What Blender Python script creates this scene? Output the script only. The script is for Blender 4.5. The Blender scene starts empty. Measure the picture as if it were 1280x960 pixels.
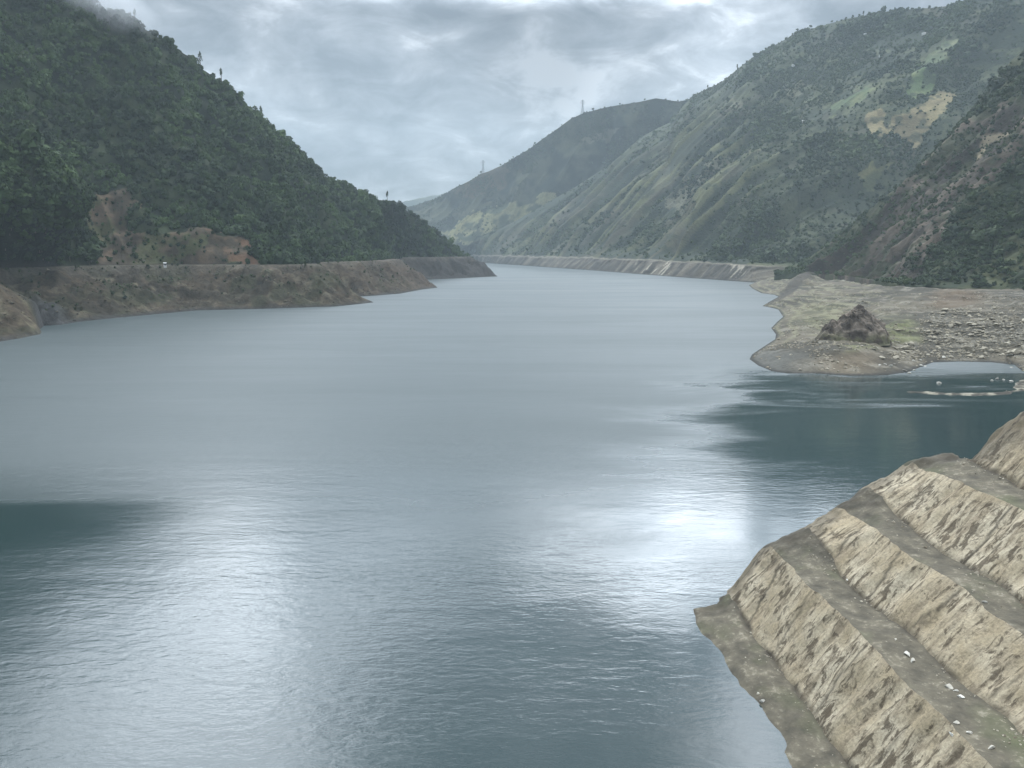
import bpy, math, random
import numpy as np

random.seed(7)
RNG = np.random.default_rng(11)
scene = bpy.context.scene
COL = scene.collection
R = math.radians

# ------------------------------------------------------------------ view
F = 950.0                       # focal length in photograph pixels (1280 wide)
HORIZ = 311.0
TH = math.atan((480 - HORIZ) / F)
CT, ST = math.cos(TH), math.sin(TH)
CAM = np.array([0.0, 0.0, 60.0])   # eye 60 m above the lake

def ray(u, v):
    u = np.asarray(u, float); v = np.asarray(v, float)
    du = (u - 640) / F; dv = (480 - v) / F
    return np.stack([du + 0 * dv, CT + dv * ST + 0 * du, -ST + dv * CT + 0 * du], -1)

def at(u, v, Y):
    d = ray(u, v); t = np.asarray(Y, float) / d[..., 1]
    return CAM + d * t[..., None]

def on(u, v, z=0.0):
    d = ray(u, v); t = (z - CAM[2]) / d[..., 2]
    return CAM + d * t[..., None]

# ------------------------------------------------------------------ noise
def _h(ix, iy, iz, seed):
    n = (ix.astype(np.int64) * 374761393 + iy.astype(np.int64) * 668265263 +
         iz.astype(np.int64) * 2147483647 + seed * 1274126177) & 0xffffffff
    n = ((n ^ (n >> 13)) * 1274126177) & 0xffffffff
    n = ((n ^ (n >> 16)) * 2246822519) & 0xffffffff
    return ((n ^ (n >> 15)) & 0xffffff) / float(0xffffff)

def vnoise(x, y, z=None, seed=0):
    x = np.asarray(x, float); y = np.asarray(y, float)
    z = np.zeros_like(x) if z is None else np.asarray(z, float)
    ix, iy, iz = np.floor(x), np.floor(y), np.floor(z)
    fx, fy, fz = x - ix, y - iy, z - iz
    sx, sy, sz = [f * f * f * (f * (f * 6 - 15) + 10) for f in (fx, fy, fz)]
    r = 0
    for a in (0, 1):
        for b in (0, 1):
            for c in (0, 1):
                w = (sx if a else 1 - sx) * (sy if b else 1 - sy) * (sz if c else 1 - sz)
                r = r + w * _h(ix + a, iy + b, iz + c, seed)
    return r * 2 - 1

def fbm(x, y, z=None, octv=4, seed=0, gain=0.5, lac=2.03):
    r = 0; a = 1.0; s = 0.0; f = 1.0
    for k in range(octv):
        r = r + a * vnoise(np.asarray(x) * f + 17.3 * k, np.asarray(y) * f - 9.1 * k,
                           None if z is None else np.asarray(z) * f + 3.7 * k, seed + k)
        s += a; a *= gain; f *= lac
    return r / s * 1.6

def ridged(x, y, octv=3, seed=0):
    r = 0; a = 1.0; s = 0.0; f = 1.0
    for k in range(octv):
        r = r + a * (1 - np.abs(vnoise(np.asarray(x) * f + 5.2 * k, np.asarray(y) * f, None, seed + k)) * 1.7)
        s += a; a *= 0.5; f *= 2.1
    return r / s * 2 - 1

def smooth(a, b, x):
    t = np.clip((x - a) / (b - a), 0, 1)
    return t * t * (3 - 2 * t)

def interp(tab, u, k=1):
    tab = sorted(tab)
    return np.interp(u, [t[0] for t in tab], [t[k] for t in tab])

def inpoly(u, v, poly):
    u = np.asarray(u); v = np.asarray(v)
    ins = np.zeros(u.shape, bool)
    n = len(poly)
    for i in range(n):
        x1, y1 = poly[i]; x2, y2 = poly[(i + 1) % n]
        c = ((y1 > v) != (y2 > v))
        xi = (x2 - x1) * (v - y1) / ((y2 - y1) if y2 != y1 else 1e-9) + x1
        ins ^= c & (u < xi)
    return ins

def segdist(x, y, pts, closed=False):
    d = np.full(np.shape(x), 1e18)
    n = len(pts)
    for i in range(n if closed else n - 1):
        ax, ay = pts[i][0], pts[i][1]; bx, by = pts[(i + 1) % n][0], pts[(i + 1) % n][1]
        L2 = (bx - ax) ** 2 + (by - ay) ** 2 + 1e-12
        t = np.clip(((x - ax) * (bx - ax) + (y - ay) * (by - ay)) / L2, 0, 1)
        d = np.minimum(d, (x - ax - t * (bx - ax)) ** 2 + (y - ay - t * (by - ay)) ** 2)
    return np.sqrt(d)

# ------------------------------------------------------------------ objects
def tag(o, label=None, cat=None, group=None, kind=None):
    if label: o['label'] = label
    if cat: o['category'] = cat
    if group: o['group'] = group
    if kind: o['kind'] = kind
    return o

def empty(name, loc, rz=0.0, label=None, cat=None, group=None):
    o = bpy.data.objects.new(name, None); COL.objects.link(o)
    o.location = [float(c) for c in loc]; o.rotation_euler = (0, 0, rz)
    o.empty_display_size = 1.0
    return tag(o, label, cat, group)

def raw_mesh(name, V, faces, mat, smooth_shade=False):
    """V (n,3); faces (m,k) int array of tris or quads"""
    V = np.ascontiguousarray(V, np.float32); faces = np.ascontiguousarray(faces, np.int32)
    me = bpy.data.meshes.new(name)
    m, k = faces.shape
    me.vertices.add(len(V)); me.vertices.foreach_set('co', V.ravel())
    me.loops.add(m * k); me.loops.foreach_set('vertex_index', faces.ravel())
    me.polygons.add(m)
    me.polygons.foreach_set('loop_start', np.arange(0, m * k, k, dtype=np.int32))
    me.polygons.foreach_set('use_smooth', np.full(m, smooth_shade, bool))
    me.update(calc_edges=True)
    if mat: me.materials.append(mat)
    return me

def link(name, me, parent=None, loc=None):
    o = bpy.data.objects.new(name, me); COL.objects.link(o)
    if parent: o.parent = parent
    if loc is not None: o.location = [float(c) for c in loc]
    return o

def set_color(me, C, name='Col'):
    a = me.attributes.new(name, 'FLOAT_COLOR', 'POINT')
    C4 = np.ones((len(me.vertices), 4), np.float32); C4[:, :3] = C
    a.data.foreach_set('color', C4.ravel())

def set_float(me, x, name):
    a = me.attributes.new(name, 'FLOAT', 'POINT')
    a.data.foreach_set('value', np.ascontiguousarray(x, np.float32))

def grid_faces(nr, nc):
    i = np.arange(nr * nc).reshape(nr, nc)
    return np.stack([i[:-1, :-1], i[:-1, 1:], i[1:, 1:], i[1:, :-1]], -1).reshape(-1, 4)

def copy_tree(root, loc, rz, sc, label=None, group=None):
    r = root.copy(); COL.objects.link(r)
    r.location = [float(c) for c in loc]; r.rotation_euler = (0, 0, rz)
    r.scale = sc if hasattr(sc, '__len__') else (sc, sc, sc)
    if label: r['label'] = label
    if group: r['group'] = group
    for ch in list(root.children):
        c = ch.copy(); COL.objects.link(c); c.parent = r
    return r

class MB:
    """collects tubes and boxes, builds ONE mesh"""
    def __init__(s): s.v = []; s.f = []
    def add(s, v, f):
        b = len(s.v); s.v += [tuple(p) for p in v]; s.f += [[b + i for i in q] for q in f]
    def box(s, c, d):
        x, y, z = c; a, b, h = d[0] / 2, d[1] / 2, d[2] / 2
        v = [(x + i * a, y + j * b, z + k * h) for k in (-1, 1) for j in (-1, 1) for i in (-1, 1)]
        s.add(v, [(0, 2, 3, 1), (4, 5, 7, 6), (0, 1, 5, 4), (2, 6, 7, 3), (0, 4, 6, 2), (1, 3, 7, 5)])
    def tube(s, pts, rad, n=6):
        pts = [np.array(p, float) for p in pts]; v = []; f = []
        for i, p in enumerate(pts):
            a = pts[min(i + 1, len(pts) - 1)] - pts[max(i - 1, 0)]
            a /= (np.linalg.norm(a) + 1e-9)
            e = np.array([1.0, 0, 0]) if abs(a[0]) < 0.8 else np.array([0, 1.0, 0])
            b = np.cross(a, e); b /= np.linalg.norm(b); c = np.cross(a, b)
            r = rad[i] if hasattr(rad, '__len__') else rad
            for k in range(n):
                t = 2 * math.pi * k / n
                v.append(p + r * (math.cos(t) * b + math.sin(t) * c))
        for i in range(len(pts) - 1):
            for k in range(n):
                f.append((i * n + k, i * n + (k + 1) % n, (i + 1) * n + (k + 1) % n, (i + 1) * n + k))
        f.append(tuple(range(n))[::-1]); f.append(tuple(range((len(pts) - 1) * n, len(pts) * n)))
        s.add(v, f)
    def build(s, name, mat, parent=None, loc=None):
        me = bpy.data.meshes.new(name); me.from_pydata([tuple(map(float, p)) for p in s.v], [], s.f); me.update()
        me.materials.append(mat)
        return link(name, me, parent, loc)

# ------------------------------------------------------------------ materials
def new_mat(name):
    m = bpy.data.materials.new(name); m.use_nodes = True
    nt = m.node_tree
    return m, nt, nt.nodes['Principled BSDF']

def N(nt, kind, **kw):
    n = nt.nodes.new(kind)
    for k, v in kw.items():
        if k.startswith('i_'):
            n.inputs[k[2:].replace('_', ' ')].default_value = v
        else:
            setattr(n, k, v)
    return n

def mixc(nt, a, b, fac, mode='MIX'):
    n = nt.nodes.new('ShaderNodeMix'); n.data_type = 'RGBA'; n.blend_type = mode
    for sock, val in ((6, a), (7, b), (0, fac)):
        if hasattr(val, 'is_linked') or isinstance(val, bpy.types.NodeSocket):
            nt.links.new(val, n.inputs[sock])
        else:
            n.inputs[sock].default_value = val if sock == 0 else (*val, 1)
    return n.outputs[2]

def math_n(nt, op, a, b=0.0, clamp=False):
    n = nt.nodes.new('ShaderNodeMath'); n.operation = op; n.use_clamp = clamp
    for i, val in enumerate((a, b)):
        if isinstance(val, bpy.types.NodeSocket): nt.links.new(val, n.inputs[i])
        else: n.inputs[i].default_value = val
    return n.outputs[0]

def ramp(nt, src, stops):
    n = nt.nodes.new('ShaderNodeValToRGB'); nt.links.new(src, n.inputs[0])
    e = n.color_ramp.elements
    while len(e) < len(stops): e.new(0.5)
    for k, (p, c) in enumerate(stops):
        e[k].position = p
        e[k].color = (c, c, c, 1) if not hasattr(c, '__len__') else (*c, 1)
    return n.outputs[0]

def noise(nt, scale, detail=4, rough=0.55, vec=None, mscale=None, rot=None, dist=0.0):
    t = N(nt, 'ShaderNodeTexNoise'); t.inputs['Scale'].default_value = scale
    t.inputs['Detail'].default_value = detail; t.inputs['Roughness'].default_value = rough
    t.inputs['Distortion'].default_value = dist
    if vec is None:
        tc = N(nt, 'ShaderNodeTexCoord'); vec = tc.outputs['Object']
    if mscale or rot:
        mp = N(nt, 'ShaderNodeMapping')
        if mscale: mp.inputs['Scale'].default_value = mscale
        if rot: mp.inputs['Rotation'].default_value = rot
        nt.links.new(vec, mp.inputs['Vector']); vec = mp.outputs[0]
    nt.links.new(vec, t.inputs['Vector'])
    return t.outputs['Fac']

def bump(nt, bsdf, h, strength, dist):
    b = N(nt, 'ShaderNodeBump'); b.inputs['Strength'].default_value = strength
    b.inputs['Distance'].default_value = dist
    nt.links.new(h, b.inputs['Height']); nt.links.new(b.outputs[0], bsdf.inputs['Normal'])

def terrain_mat(name, fine=0.25, amp=0.35, bdist=1.5):
    m, nt, p = new_mat(name)
    at_ = N(nt, 'ShaderNodeAttribute', attribute_name='Col')
    n1 = noise(nt, fine, 6, 0.65)
    n2 = noise(nt, fine * 0.13, 4, 0.6)
    g = math_n(nt, 'ADD', math_n(nt, 'MULTIPLY', n1, 0.65), math_n(nt, 'MULTIPLY', n2, 0.35))
    k = ramp(nt, g, [(0.3, 1 - amp), (0.7, 1 + amp)])
    nt.links.new(mixc(nt, at_.outputs['Color'], k, 1.0, 'MULTIPLY'), p.inputs['Base Color'])
    p.inputs['Roughness'].default_value = 0.95
    p.inputs['Specular IOR Level'].default_value = 0.15
    bump(nt, p, n1, 0.8, bdist)
    return m

def foliage_mat(name, dark, light):
    m, nt, p = new_mat(name)
    a = N(nt, 'ShaderNodeAttribute', attribute_name='tint')
    oi = N(nt, 'ShaderNodeObjectInfo')
    t = math_n(nt, 'ADD', a.outputs['Fac'], math_n(nt, 'MULTIPLY', math_n(nt, 'SUBTRACT', oi.outputs['Random'], 0.5), 0.35), True)
    nt.links.new(mixc(nt, dark, light, t), p.inputs['Base Color'])
    p.inputs['Roughness'].default_value = 0.75
    p.inputs['Specular IOR Level'].default_value = 0.2
    return m

def simple_mat(name, c, rough=0.8, var=0.25, scale=3.0, bd=0.02):
    m, nt, p = new_mat(name)
    n1 = noise(nt, scale, 5, 0.6)
    k = ramp(nt, n1, [(0.3, 1 - var), (0.7, 1 + var)])
    nt.links.new(mixc(nt, c, k, 1.0, 'MULTIPLY'), p.inputs['Base Color'])
    p.inputs['Roughness'].default_value = rough
    bump(nt, p, n1, 0.5, bd)
    return m

M_HILL = terrain_mat('hill_soil', 0.18, 0.35, 2.0)
M_BANK = terrain_mat('bank_soil', 0.22, 0.7, 2.6)
M_SHELF = terrain_mat('gravel_flat', 0.6, 0.45, 0.6)
M_LEAF = foliage_mat('forest_leaves', (0.004, 0.011, 0.006), (0.056, 0.095, 0.026))
M_SCRUB = foliage_mat('scrub_leaves', (0.011, 0.022, 0.011), (0.064, 0.092, 0.030))
M_BARK = simple_mat('bark', (0.10, 0.08, 0.06), 0.9, 0.3, 4.0, 0.05)
M_STEEL = simple_mat('galvanised_steel', (0.32, 0.34, 0.36), 0.5, 0.1, 2.0, 0.005)
M_INSUL = simple_mat('insulator_glaze', (0.22, 0.16, 0.12), 0.3, 0.1, 5.0, 0.005)
M_WHITE = simple_mat('whitewash', (0.55, 0.55, 0.53), 0.8, 0.12, 1.5, 0.01)
M_ROOF = simple_mat('tin_roof', (0.42, 0.42, 0.42), 0.5, 0.2, 1.0, 0.02)
M_DARK = simple_mat('dark_opening', (0.03, 0.03, 0.03), 0.6, 0.1, 2.0, 0.005)

# ------------------------------------------------------------------ hillside lofts
def loft(name, us, vb, Yb, vr, Yr, ns, disp, bulge=0.0, back=((120, 90), (420, 420)), start=None, pw=1.0):
    """hillside from a foot line (vb,Yb) up to a crest line (vr,Yr), a plane in depth between, then a back slope.
    returns grid of points P (rows, cols, 3), with parameter grids U, V, S"""
    us = np.asarray(us, float)
    s = np.linspace(0, 1, ns) ** pw
    U = np.repeat(us[None], ns, 0)
    S = np.repeat(s[:, None], len(us), 1)
    V = vb[None] * (1 - S) + vr[None] * S
    inv = (1 / Yb)[None] * (1 - S) + (1 / Yr)[None] * S
    Y = 1 / inv
    Y = Y + bulge * np.sin(np.pi * S) * (Yr - Yb)[None]
    P = at(U, V, Y)
    # normals for displacement
    du = np.gradient(P, axis=1); ds = np.gradient(P, axis=0)
    nrm = np.cross(du, ds); nrm /= (np.linalg.norm(nrm, axis=-1, keepdims=True) + 1e-9)
    flip = np.sign(np.sum(nrm * (CAM - P), -1, keepdims=True)); nrm *= np.where(flip == 0, 1, flip)
    D = disp(P, U, V, S)
    P = P + nrm * D[..., None]
    rows = [P]
    last = P[-1]
    for dy, dz in back:
        q = last.copy()
        k = 1 + dy / last[:, 1]
        q[:, 0] *= k; q[:, 1] *= k; q[:, 2] -= dz
        q[:, 2] = np.maximum(q[:, 2] + 8 * vnoise(q[:, 0] / 60, q[:, 1] / 60), -20)
        rows.append(q[None])
    if start is not None:           # skirt below the foot
        q = P[0].copy(); q[:, 2] -= start
        rows.insert(0, q[None])
    return P, U, V, S, np.concatenate(rows, 0), (0 if start is None else 1), len(back)

def build_loft(name, L, colour, mat):
    P, U, V, S, A, nlo, nhi = L
    C = colour(P, U, V, S)
    C = np.concatenate([np.repeat(C[:1], nlo, 0), C, np.repeat(C[-1:], nhi, 0)], 0)
    nr, nc = A.shape[:2]
    me = raw_mesh(name, A.reshape(-1, 3), grid_faces(nr, nc), mat, True)
    set_color(me, C.reshape(-1, 3))
    o = link(name, me); o['kind'] = 'structure'
    return o

def lerp(a, b, t):
    return np.asarray(a) * (1 - t[..., None]) + np.asarray(b) * t[..., None]

# ---- left shore bank: plan outline of the waterline, spurs and coves
px = [(-420, 520), (-300, 470), (-120, 445), (0, 427), (25, 423), (48, 418), (44, 412), (52, 407), (75, 406), (100, 402), (170, 395), (245, 388), (330, 386),
      (420, 383), (450, 380), (467, 378)]
Ls = [on(u, v)[:2] for u, v in px]
Ls += [on(455, 374)[:2] + [-8, 0], on(440, 371)[:2], on(470, 369.5)[:2], on(500, 367)[:2], on(530, 361.5)[:2], on(547, 359.5)[:2]]
Ls += [on(538, 354)[:2], on(515, 350.5)[:2], on(545, 349)[:2], on(580, 347.6)[:2], on(605, 346.2)[:2], on(622, 345.5)[:2]]
tip = on(622, 345.5)[:2]
Ls += [tip + [-4, 40], tip + [-40, 130], tip + [-120, 330], tip + [-260, 700]]
Lpoly = [tuple(p) for p in Ls] + [(-1500, Ls[-1][1] + 100), (-1500, 250)]

def left_d(x, y):
    d = segdist(x, y, Ls)
    return np.where(inpoly(x, y, Lpoly), d, -d)

FSL = 43.0
def left_bank_z(x, y):
    w = 9 * fbm(x / 55, y / 55, octv=3, seed=3)
    d0 = left_d(x, y)
    d = d0 + w * smooth(2, 30, d0) * 0.8
    run = 58 + 48 * smooth(-220, -400, x)
    gl = ridged(np.asarray(x) / 45 + 0.4 * fbm(x / 60, y / 60, seed=9), np.asarray(y) / 45, 3, seed=21)
    t = d / run
    z = FSL * np.where(t < 1, np.clip(t, -1, 1), 1)
    lump = 4.4 * gl + 3.2 * fbm(x / 15, y / 15, octv=4, seed=5) + 2.6 * ridged(x / 8, y / 8, 3, seed=8)
    z = z + lump * smooth(0.0, 0.25, t) * smooth(1.02, 0.85, t)
    gg = segdist(x, y, [on(50, 409)[:2], at(52, 380, 600)[:2], at(50, 355, 640)[:2]])
    z = z - 7 * smooth(24, 6, gg) * smooth(0, .2, t)
    A0 = on(44, 419.5)[:2]; A1 = at(0, 362, 552)[:2]; dd = A1 - A0
    tt = ((x - A0[0]) * dd[0] + (y - A0[1]) * dd[1]) / (dd @ dd)
    ln_ = np.hypot(*dd); sd = np.abs((x - A0[0]) * dd[1] - (y - A0[1]) * dd[0]) / ln_
    zs = 31 * np.minimum(tt, 1.25) - 0.62 * sd + 2.6 * fbm(x / 11, y / 11, octv=4, seed=10) * smooth(0, .3, tt) + 1.6 * gl
    z = np.where(d0 > 0, np.maximum(z, np.minimum(zs, 41)), z)
    z = np.where(t >= 1, FSL + 0.25 * fbm(x / 12, y / 12, seed=6), np.minimum(z, FSL))
    return z, t, d0

gx = np.arange(-760, 10, 2.6); gy = np.concatenate([np.arange(330, 900, 2.6), np.arange(900, 2000, 4.5)])
X, Y = np.meshgrid(gx, gy)
Z, T, D0 = left_bank_z(X, Y)
keep = (D0 > -14) & (D0 < 175)
def bank_colour(X, Y, Z, T):
    n1 = fbm(X / 40, Y / 40, octv=4, seed=31); n2 = fbm(X / 9, Y / 9, octv=3, seed=32)
    c = lerp((0.062, 0.052, 0.036), (0.125, 0.096, 0.064), smooth(-0.5, 0.6, n1 + 0.5 * n2))
    c = lerp(c, (0.185, 0.16, 0.11), smooth(0.35, 0.9, n2 + 0.35 * n1))
    c = lerp(c, (0.075, 0.075, 0.042), smooth(0.1, 0.55, fbm(X / 26, Y / 26, octv=3, seed=35)) * 0.8)
    # reddish earth towards the far point, dark rock at its tip
    f = smooth(900, 1200, Y)
    c = lerp(c, (0.115, 0.082, 0.058), f * 0.75)
    c = lerp(c, (0.06, 0.055, 0.05), smooth(1420, 1480, Y + 0.3 * X) * 0.9)
    c = lerp(c, (0.17, 0.15, 0.12), smooth(0.8, 0.97, T) * 0.55)
    c = c * 0.50
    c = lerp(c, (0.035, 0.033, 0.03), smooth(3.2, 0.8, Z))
    # colour darkened along the gully behind the near spur
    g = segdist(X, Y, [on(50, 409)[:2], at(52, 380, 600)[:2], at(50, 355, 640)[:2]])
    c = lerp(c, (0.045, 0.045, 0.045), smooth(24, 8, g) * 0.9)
    sp2 = segdist(X, Y, [on(36, 421)[:2], at(8, 366, 556)[:2], at(-40, 348, 566)[:2]])
    c = lerp(c, (0.20, 0.175, 0.115), smooth(26, 8, sp2) * smooth(0.0, 0.6, n2) * 0.15)
    return c
idx = -np.ones(X.shape, int); idx[keep] = np.arange(keep.sum())
q = grid_faces(*X.shape); fl = keep.ravel()
q = q[fl[q].all(1)]; q = idx.ravel()[q]
me = raw_mesh('lake_bank', np.stack([X, Y, Z], -1)[keep], q, M_BANK, True)
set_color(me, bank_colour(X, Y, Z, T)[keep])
o = link('lake_bank', me); o['kind'] = 'structure'

# ---- left hill
us = np.concatenate([np.arange(-380, 0, 2.5), np.arange(0, 592, 1.0)])
# foot: first point along each plan direction where the bank reaches its flat top
Yt = np.arange(420, 1900, 3.0)
foot = np.zeros(len(us))
for k0 in range(0, len(us), 64):
    uu = us[k0:k0 + 64]
    xx = (uu[:, None] - 640) / F * Yt[None] * 1.0
    _, t, d0 = left_bank_z(xx, np.repeat(Yt[None], len(uu), 0))
    ok = t > 1.06
    foot[k0:k0 + 64] = np.where(ok.any(1), Yt[ok.argmax(1)], np.nan)
bad = np.isnan(foot)
foot[bad] = np.interp(us[bad], us[~bad], foot[~bad])
fs = foot.copy()
for i in range(len(fs)):                                # smooth but never in front of the bank
    a, b = max(0, i - 9), min(len(fs), i + 10); fs[i] = np.max(foot[a:b])
fs = np.convolve(np.pad(fs, 12, 'edge'), np.ones(25) / 25, 'valid')
vb = HORIZ + (60 - (FSL - 3)) * F / fs * 1.0            # pixel row of a point 3 m under the flat top
Lridge = [(-400, -420), (-200, -240), (0, -82), (60, -28), (90, -2), (130, 13), (150, 20), (175, 35), (210, 54), (240, 72), (255, 84), (275, 101), (300, 121), (320, 143), (345, 168),
          (375, 195), (400, 214), (440, 231), (480, 247), (500, 257), (540, 285), (570, 309), (580, 318.5), (592, 323)]
vr = interp(Lridge, us)
Yr = interp([(-400, 1000), (0, 1060), (90, 1090), (200, 1130), (300, 1190), (400, 1290), (480, 1400), (540, 1490), (592, 1560)], us)
Yr = np.maximum(Yr, fs + 25)
vr = np.minimum(vr, vb - 2)
def dispL(P, U, V, S):
    x, y, z = P[..., 0], P[..., 1], P[..., 2]
    e = smooth(0, 0.12, S) * (0.35 + 0.65 * smooth(1.0, 0.8, S)) * (0.3 + 0.7 * smooth(592, 480, U))
    a = (0.80 * x + 0.6 * y) + 40 * fbm(x / 220, z / 220, y / 220, 2, seed=41)
    d = 20 * ridged(a / 150, z / 900, 2, seed=42) + 9 * ridged(a / 55, z / 400, 2, seed=43)
    d = d + 16 * fbm(x / 190, y / 190, z / 190, 3, seed=44)
    d = d + 8 * fbm(x / 34, y / 34, z / 34, 2, seed=45)
    # nearer wooded spur low on the far left
    vt = interp([(-400, 120), (-100, 180), (0, 212), (60, 240), (100, 280), (124, 330)], U + 40)
    d = d * e + 75 * smooth(0, 34, V - vt) * smooth(0, 0.07, S) * smooth(84, 50, U)
    return d
LH = loft('hill', us, vb, fs, vr, Yr, 300, dispL, start=10, back=((60, 40), (300, 300)))
scar1 = [(92, 240), (130, 233), (158, 240), (165, 268), (178, 292), (215, 300), (262, 296), (300, 304), (322, 318), (326, 332), (120, 332), (118, 300), (104, 272), (90, 256)]
scar1r = [(255, 300), (300, 300), (326, 318), (326, 330), (290, 330), (275, 312)]
def scar_mask_left(P, U, V):
    ju = U + 14 * fbm(P[..., 0] / 22, P[..., 1] / 22, P[..., 2] / 22, 3, seed=51)
    jv = V + 11 * fbm(P[..., 0] / 22 + 9, P[..., 1] / 22, P[..., 2] / 22, 3, seed=52)
    return inpoly(ju, jv, scar1), inpoly(ju, jv, scar1r)
def colL(P, U, V, S):
    x, y, z = P[..., 0], P[..., 1], P[..., 2]
    n = fbm(x / 45, y / 45, z / 45, 4, seed=53)
    c = lerp((0.012, 0.018, 0.010), (0.032, 0.042, 0.02), smooth(-0.5, 0.6, n))
    m1, m2 = scar_mask_left(P, U, V)
    n2 = fbm(x / 16, y / 16, z / 16, 3, seed=54)
    br = lerp((0.052, 0.042, 0.029), (0.105, 0.077, 0.052), smooth(-0.4, 0.5, n2))
    br = lerp(br, (0.07, 0.075, 0.035), smooth(-0.1, 0.45, fbm(x / 22, y / 22, z / 22, 4, seed=55)) * 0.85)
    c = np.where(m1[..., None], br, c)
    c = np.where(m2[..., None], lerp(br, (0.15, 0.086, 0.053), smooth(-0.3, 0.5, n2) * 0.75), c)
    c = lerp(c, (0.04, 0.037, 0.03), smooth(0.02, 0.005, S))
    return c
build_loft('hill', LH, colL, M_HILL)

# ---- far side: the ridge behind, the broad ridged valley wall, the near slope
def along(P):          # distance along the valley: gullies run square to it
    return -0.29 * P[..., 0] + 0.956 * P[..., 1]

us1 = np.arange(455, 930, 1.3)
vr1 = interp([(455, 276), (500, 262), (520, 256), (545, 247.5), (570, 233), (600, 217), (625, 206), (640, 196), (660, 186), (690, 166), (712, 149), (727, 142), (760, 133.5), (800, 127.5),
              (820, 123), (840, 126), (850, 127), (862, 124), (900, 118), (930, 118)], us1)
Y1 = interp([(455, 4300), (545, 4050), (640, 3750), (727, 3600), (860, 3450), (930, 3400)], us1)
def disp1(P, U, V, S):
    x, y, z = P[..., 0], P[..., 1], P[..., 2]
    e = smooth(0, 0.1, S) * (0.15 + 0.85 * smooth(1, 0.85, S))
    a = along(P) + 60 * fbm(x / 300, y / 300, z / 300, 2, seed=61)
    return e * (34 * ridged(a / 260, z / 900, 2, seed=62) + 15 * ridged(a / 90, z / 500, 2, seed=63) + 22 * fbm(x / 260, y / 260, z / 260, 3, seed=64))
R1 = loft('mountain', us1, np.full(len(us1), 324.0), np.full(len(us1), 3480.0) + 2.2 * (us1 * 0), vr1, Y1, 190, disp1)
f_fields = [[(545, 275), (600, 258), (690, 246), (700, 252), (680, 262), (640, 275), (600, 290), (560, 300)],
            [(660, 240), (690, 228), (700, 236), (680, 246)], [(590, 210), (630, 205), (625, 225), (590, 235), (565, 242)]]
def jit(P, U, V, s, amp, seed):
    return (U + amp * fbm(P[..., 0] / s, P[..., 1] / s, P[..., 2] / s, 5, seed=seed, gain=0.62),
            V + amp * fbm(P[..., 0] / s + 31, P[..., 1] / s, P[..., 2] / s, 3, seed=seed + 1))
def col1(P, U, V, S):
    x, y, z = P[..., 0], P[..., 1], P[..., 2]
    n = fbm(x / 110, y / 110, z / 110, 4, seed=65)
    c = lerp((0.018, 0.024, 0.018), (0.066, 0.070, 0.042), smooth(-0.35, 0.6, n + 0.35 * fbm(x / 30, y / 30, z / 30, 3, seed=69)))
    ju, jv = jit(P, U, V, 50, 8, 66)
    c = np.where(inpoly(ju, jv, f_fields[0])[..., None], lerp((0.05, 0.06, 0.035), (0.19, 0.18, 0.09), smooth(-0.5, 0.3, fbm(x / 40, y / 40, z / 40, 3, seed=68))), c)
    c = np.where(inpoly(ju, jv, f_fields[2])[..., None], lerp(c, (0.12, 0.095, 0.06), np.full(n.shape, 0.6)), c)
    ju, jv = jit(P, U, V, 40, 5, 67)
    c = np.where(inpoly(ju, jv, [(722, 170), (765, 160), (775, 166), (760, 174), (725, 178)])[..., None], lerp(c, (0.15, 0.145, 0.10), np.full(n.shape, 0.5)), c)
    return c
build_loft('mountain', R1, col1, M_HILL)

# far pale hills closing the valley
usF = np.arange(430, 620, 3.0)
vF = interp([(430, 262), (475, 258), (500, 254), (515, 249), (530, 246), (545, 245), (575, 240), (620, 236)], usF) + 1.2 * fbm(usF / 12, usF * 0, octv=3, seed=70)
FH = loft('mountain', usF, np.full(len(usF), 318.0), np.full(len(usF), 6200.0), vF, np.full(len(usF), 7000.0), 40,
          lambda P, U, V, S: 60 * smooth(0, .2, S) * smooth(1, .8, S) * fbm(P[..., 0] / 500, P[..., 1] / 500, P[..., 2] / 500, 3, seed=71))
build_loft('mountain', FH, lambda P, U, V, S: lerp((0.03, 0.04, 0.028), (0.06, 0.066, 0.04), smooth(-.4, .5, fbm(P[..., 0] / 200, P[..., 1] / 200, P[..., 2] / 200, 3, seed=72))), M_HILL)

# broad valley wall
us2 = np.concatenate([np.arange(566, 1290, 1.0), np.arange(1290, 1480, 3.0)])
vs2 = interp([(566, 326), (600, 328.3), (640, 331), (740, 338), (830, 345), (940, 353), (1000, 352), (1480, 352)], us2)
Ys2 = np.where(us2 < 945, on(us2, vs2)[:, 1], 0); y945 = on(945, 353)[1]
Ys2 = np.where(us2 < 945, Ys2, y945 + (us2 - 945) * 0.2)
vr2 = interp([(566, 318), (578, 311), (600, 297), (640, 279), (680, 257), (720, 234), (765, 204), (800, 173), (840, 152), (852, 134), (864, 122), (900, 101), (940, 73), (970, 57),
              (990, 46), (1000, 40), (1020, 36), (1060, 23), (1100, 14), (1130, 9), (1200, 3), (1215, -4), (1260, -28), (1480, -130)], us2)
Yr2 = interp([(566, 3500), (640, 3420), (720, 3350), (800, 3250), (862, 3120), (1000, 2660), (1200, 2200), (1480, 1900)], us2)
vband = lambda U: interp([(566, 318), (600, 318.5), (740, 321.5), (830, 325), (890, 328), (960, 332), (1480, 340)], U)
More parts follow.
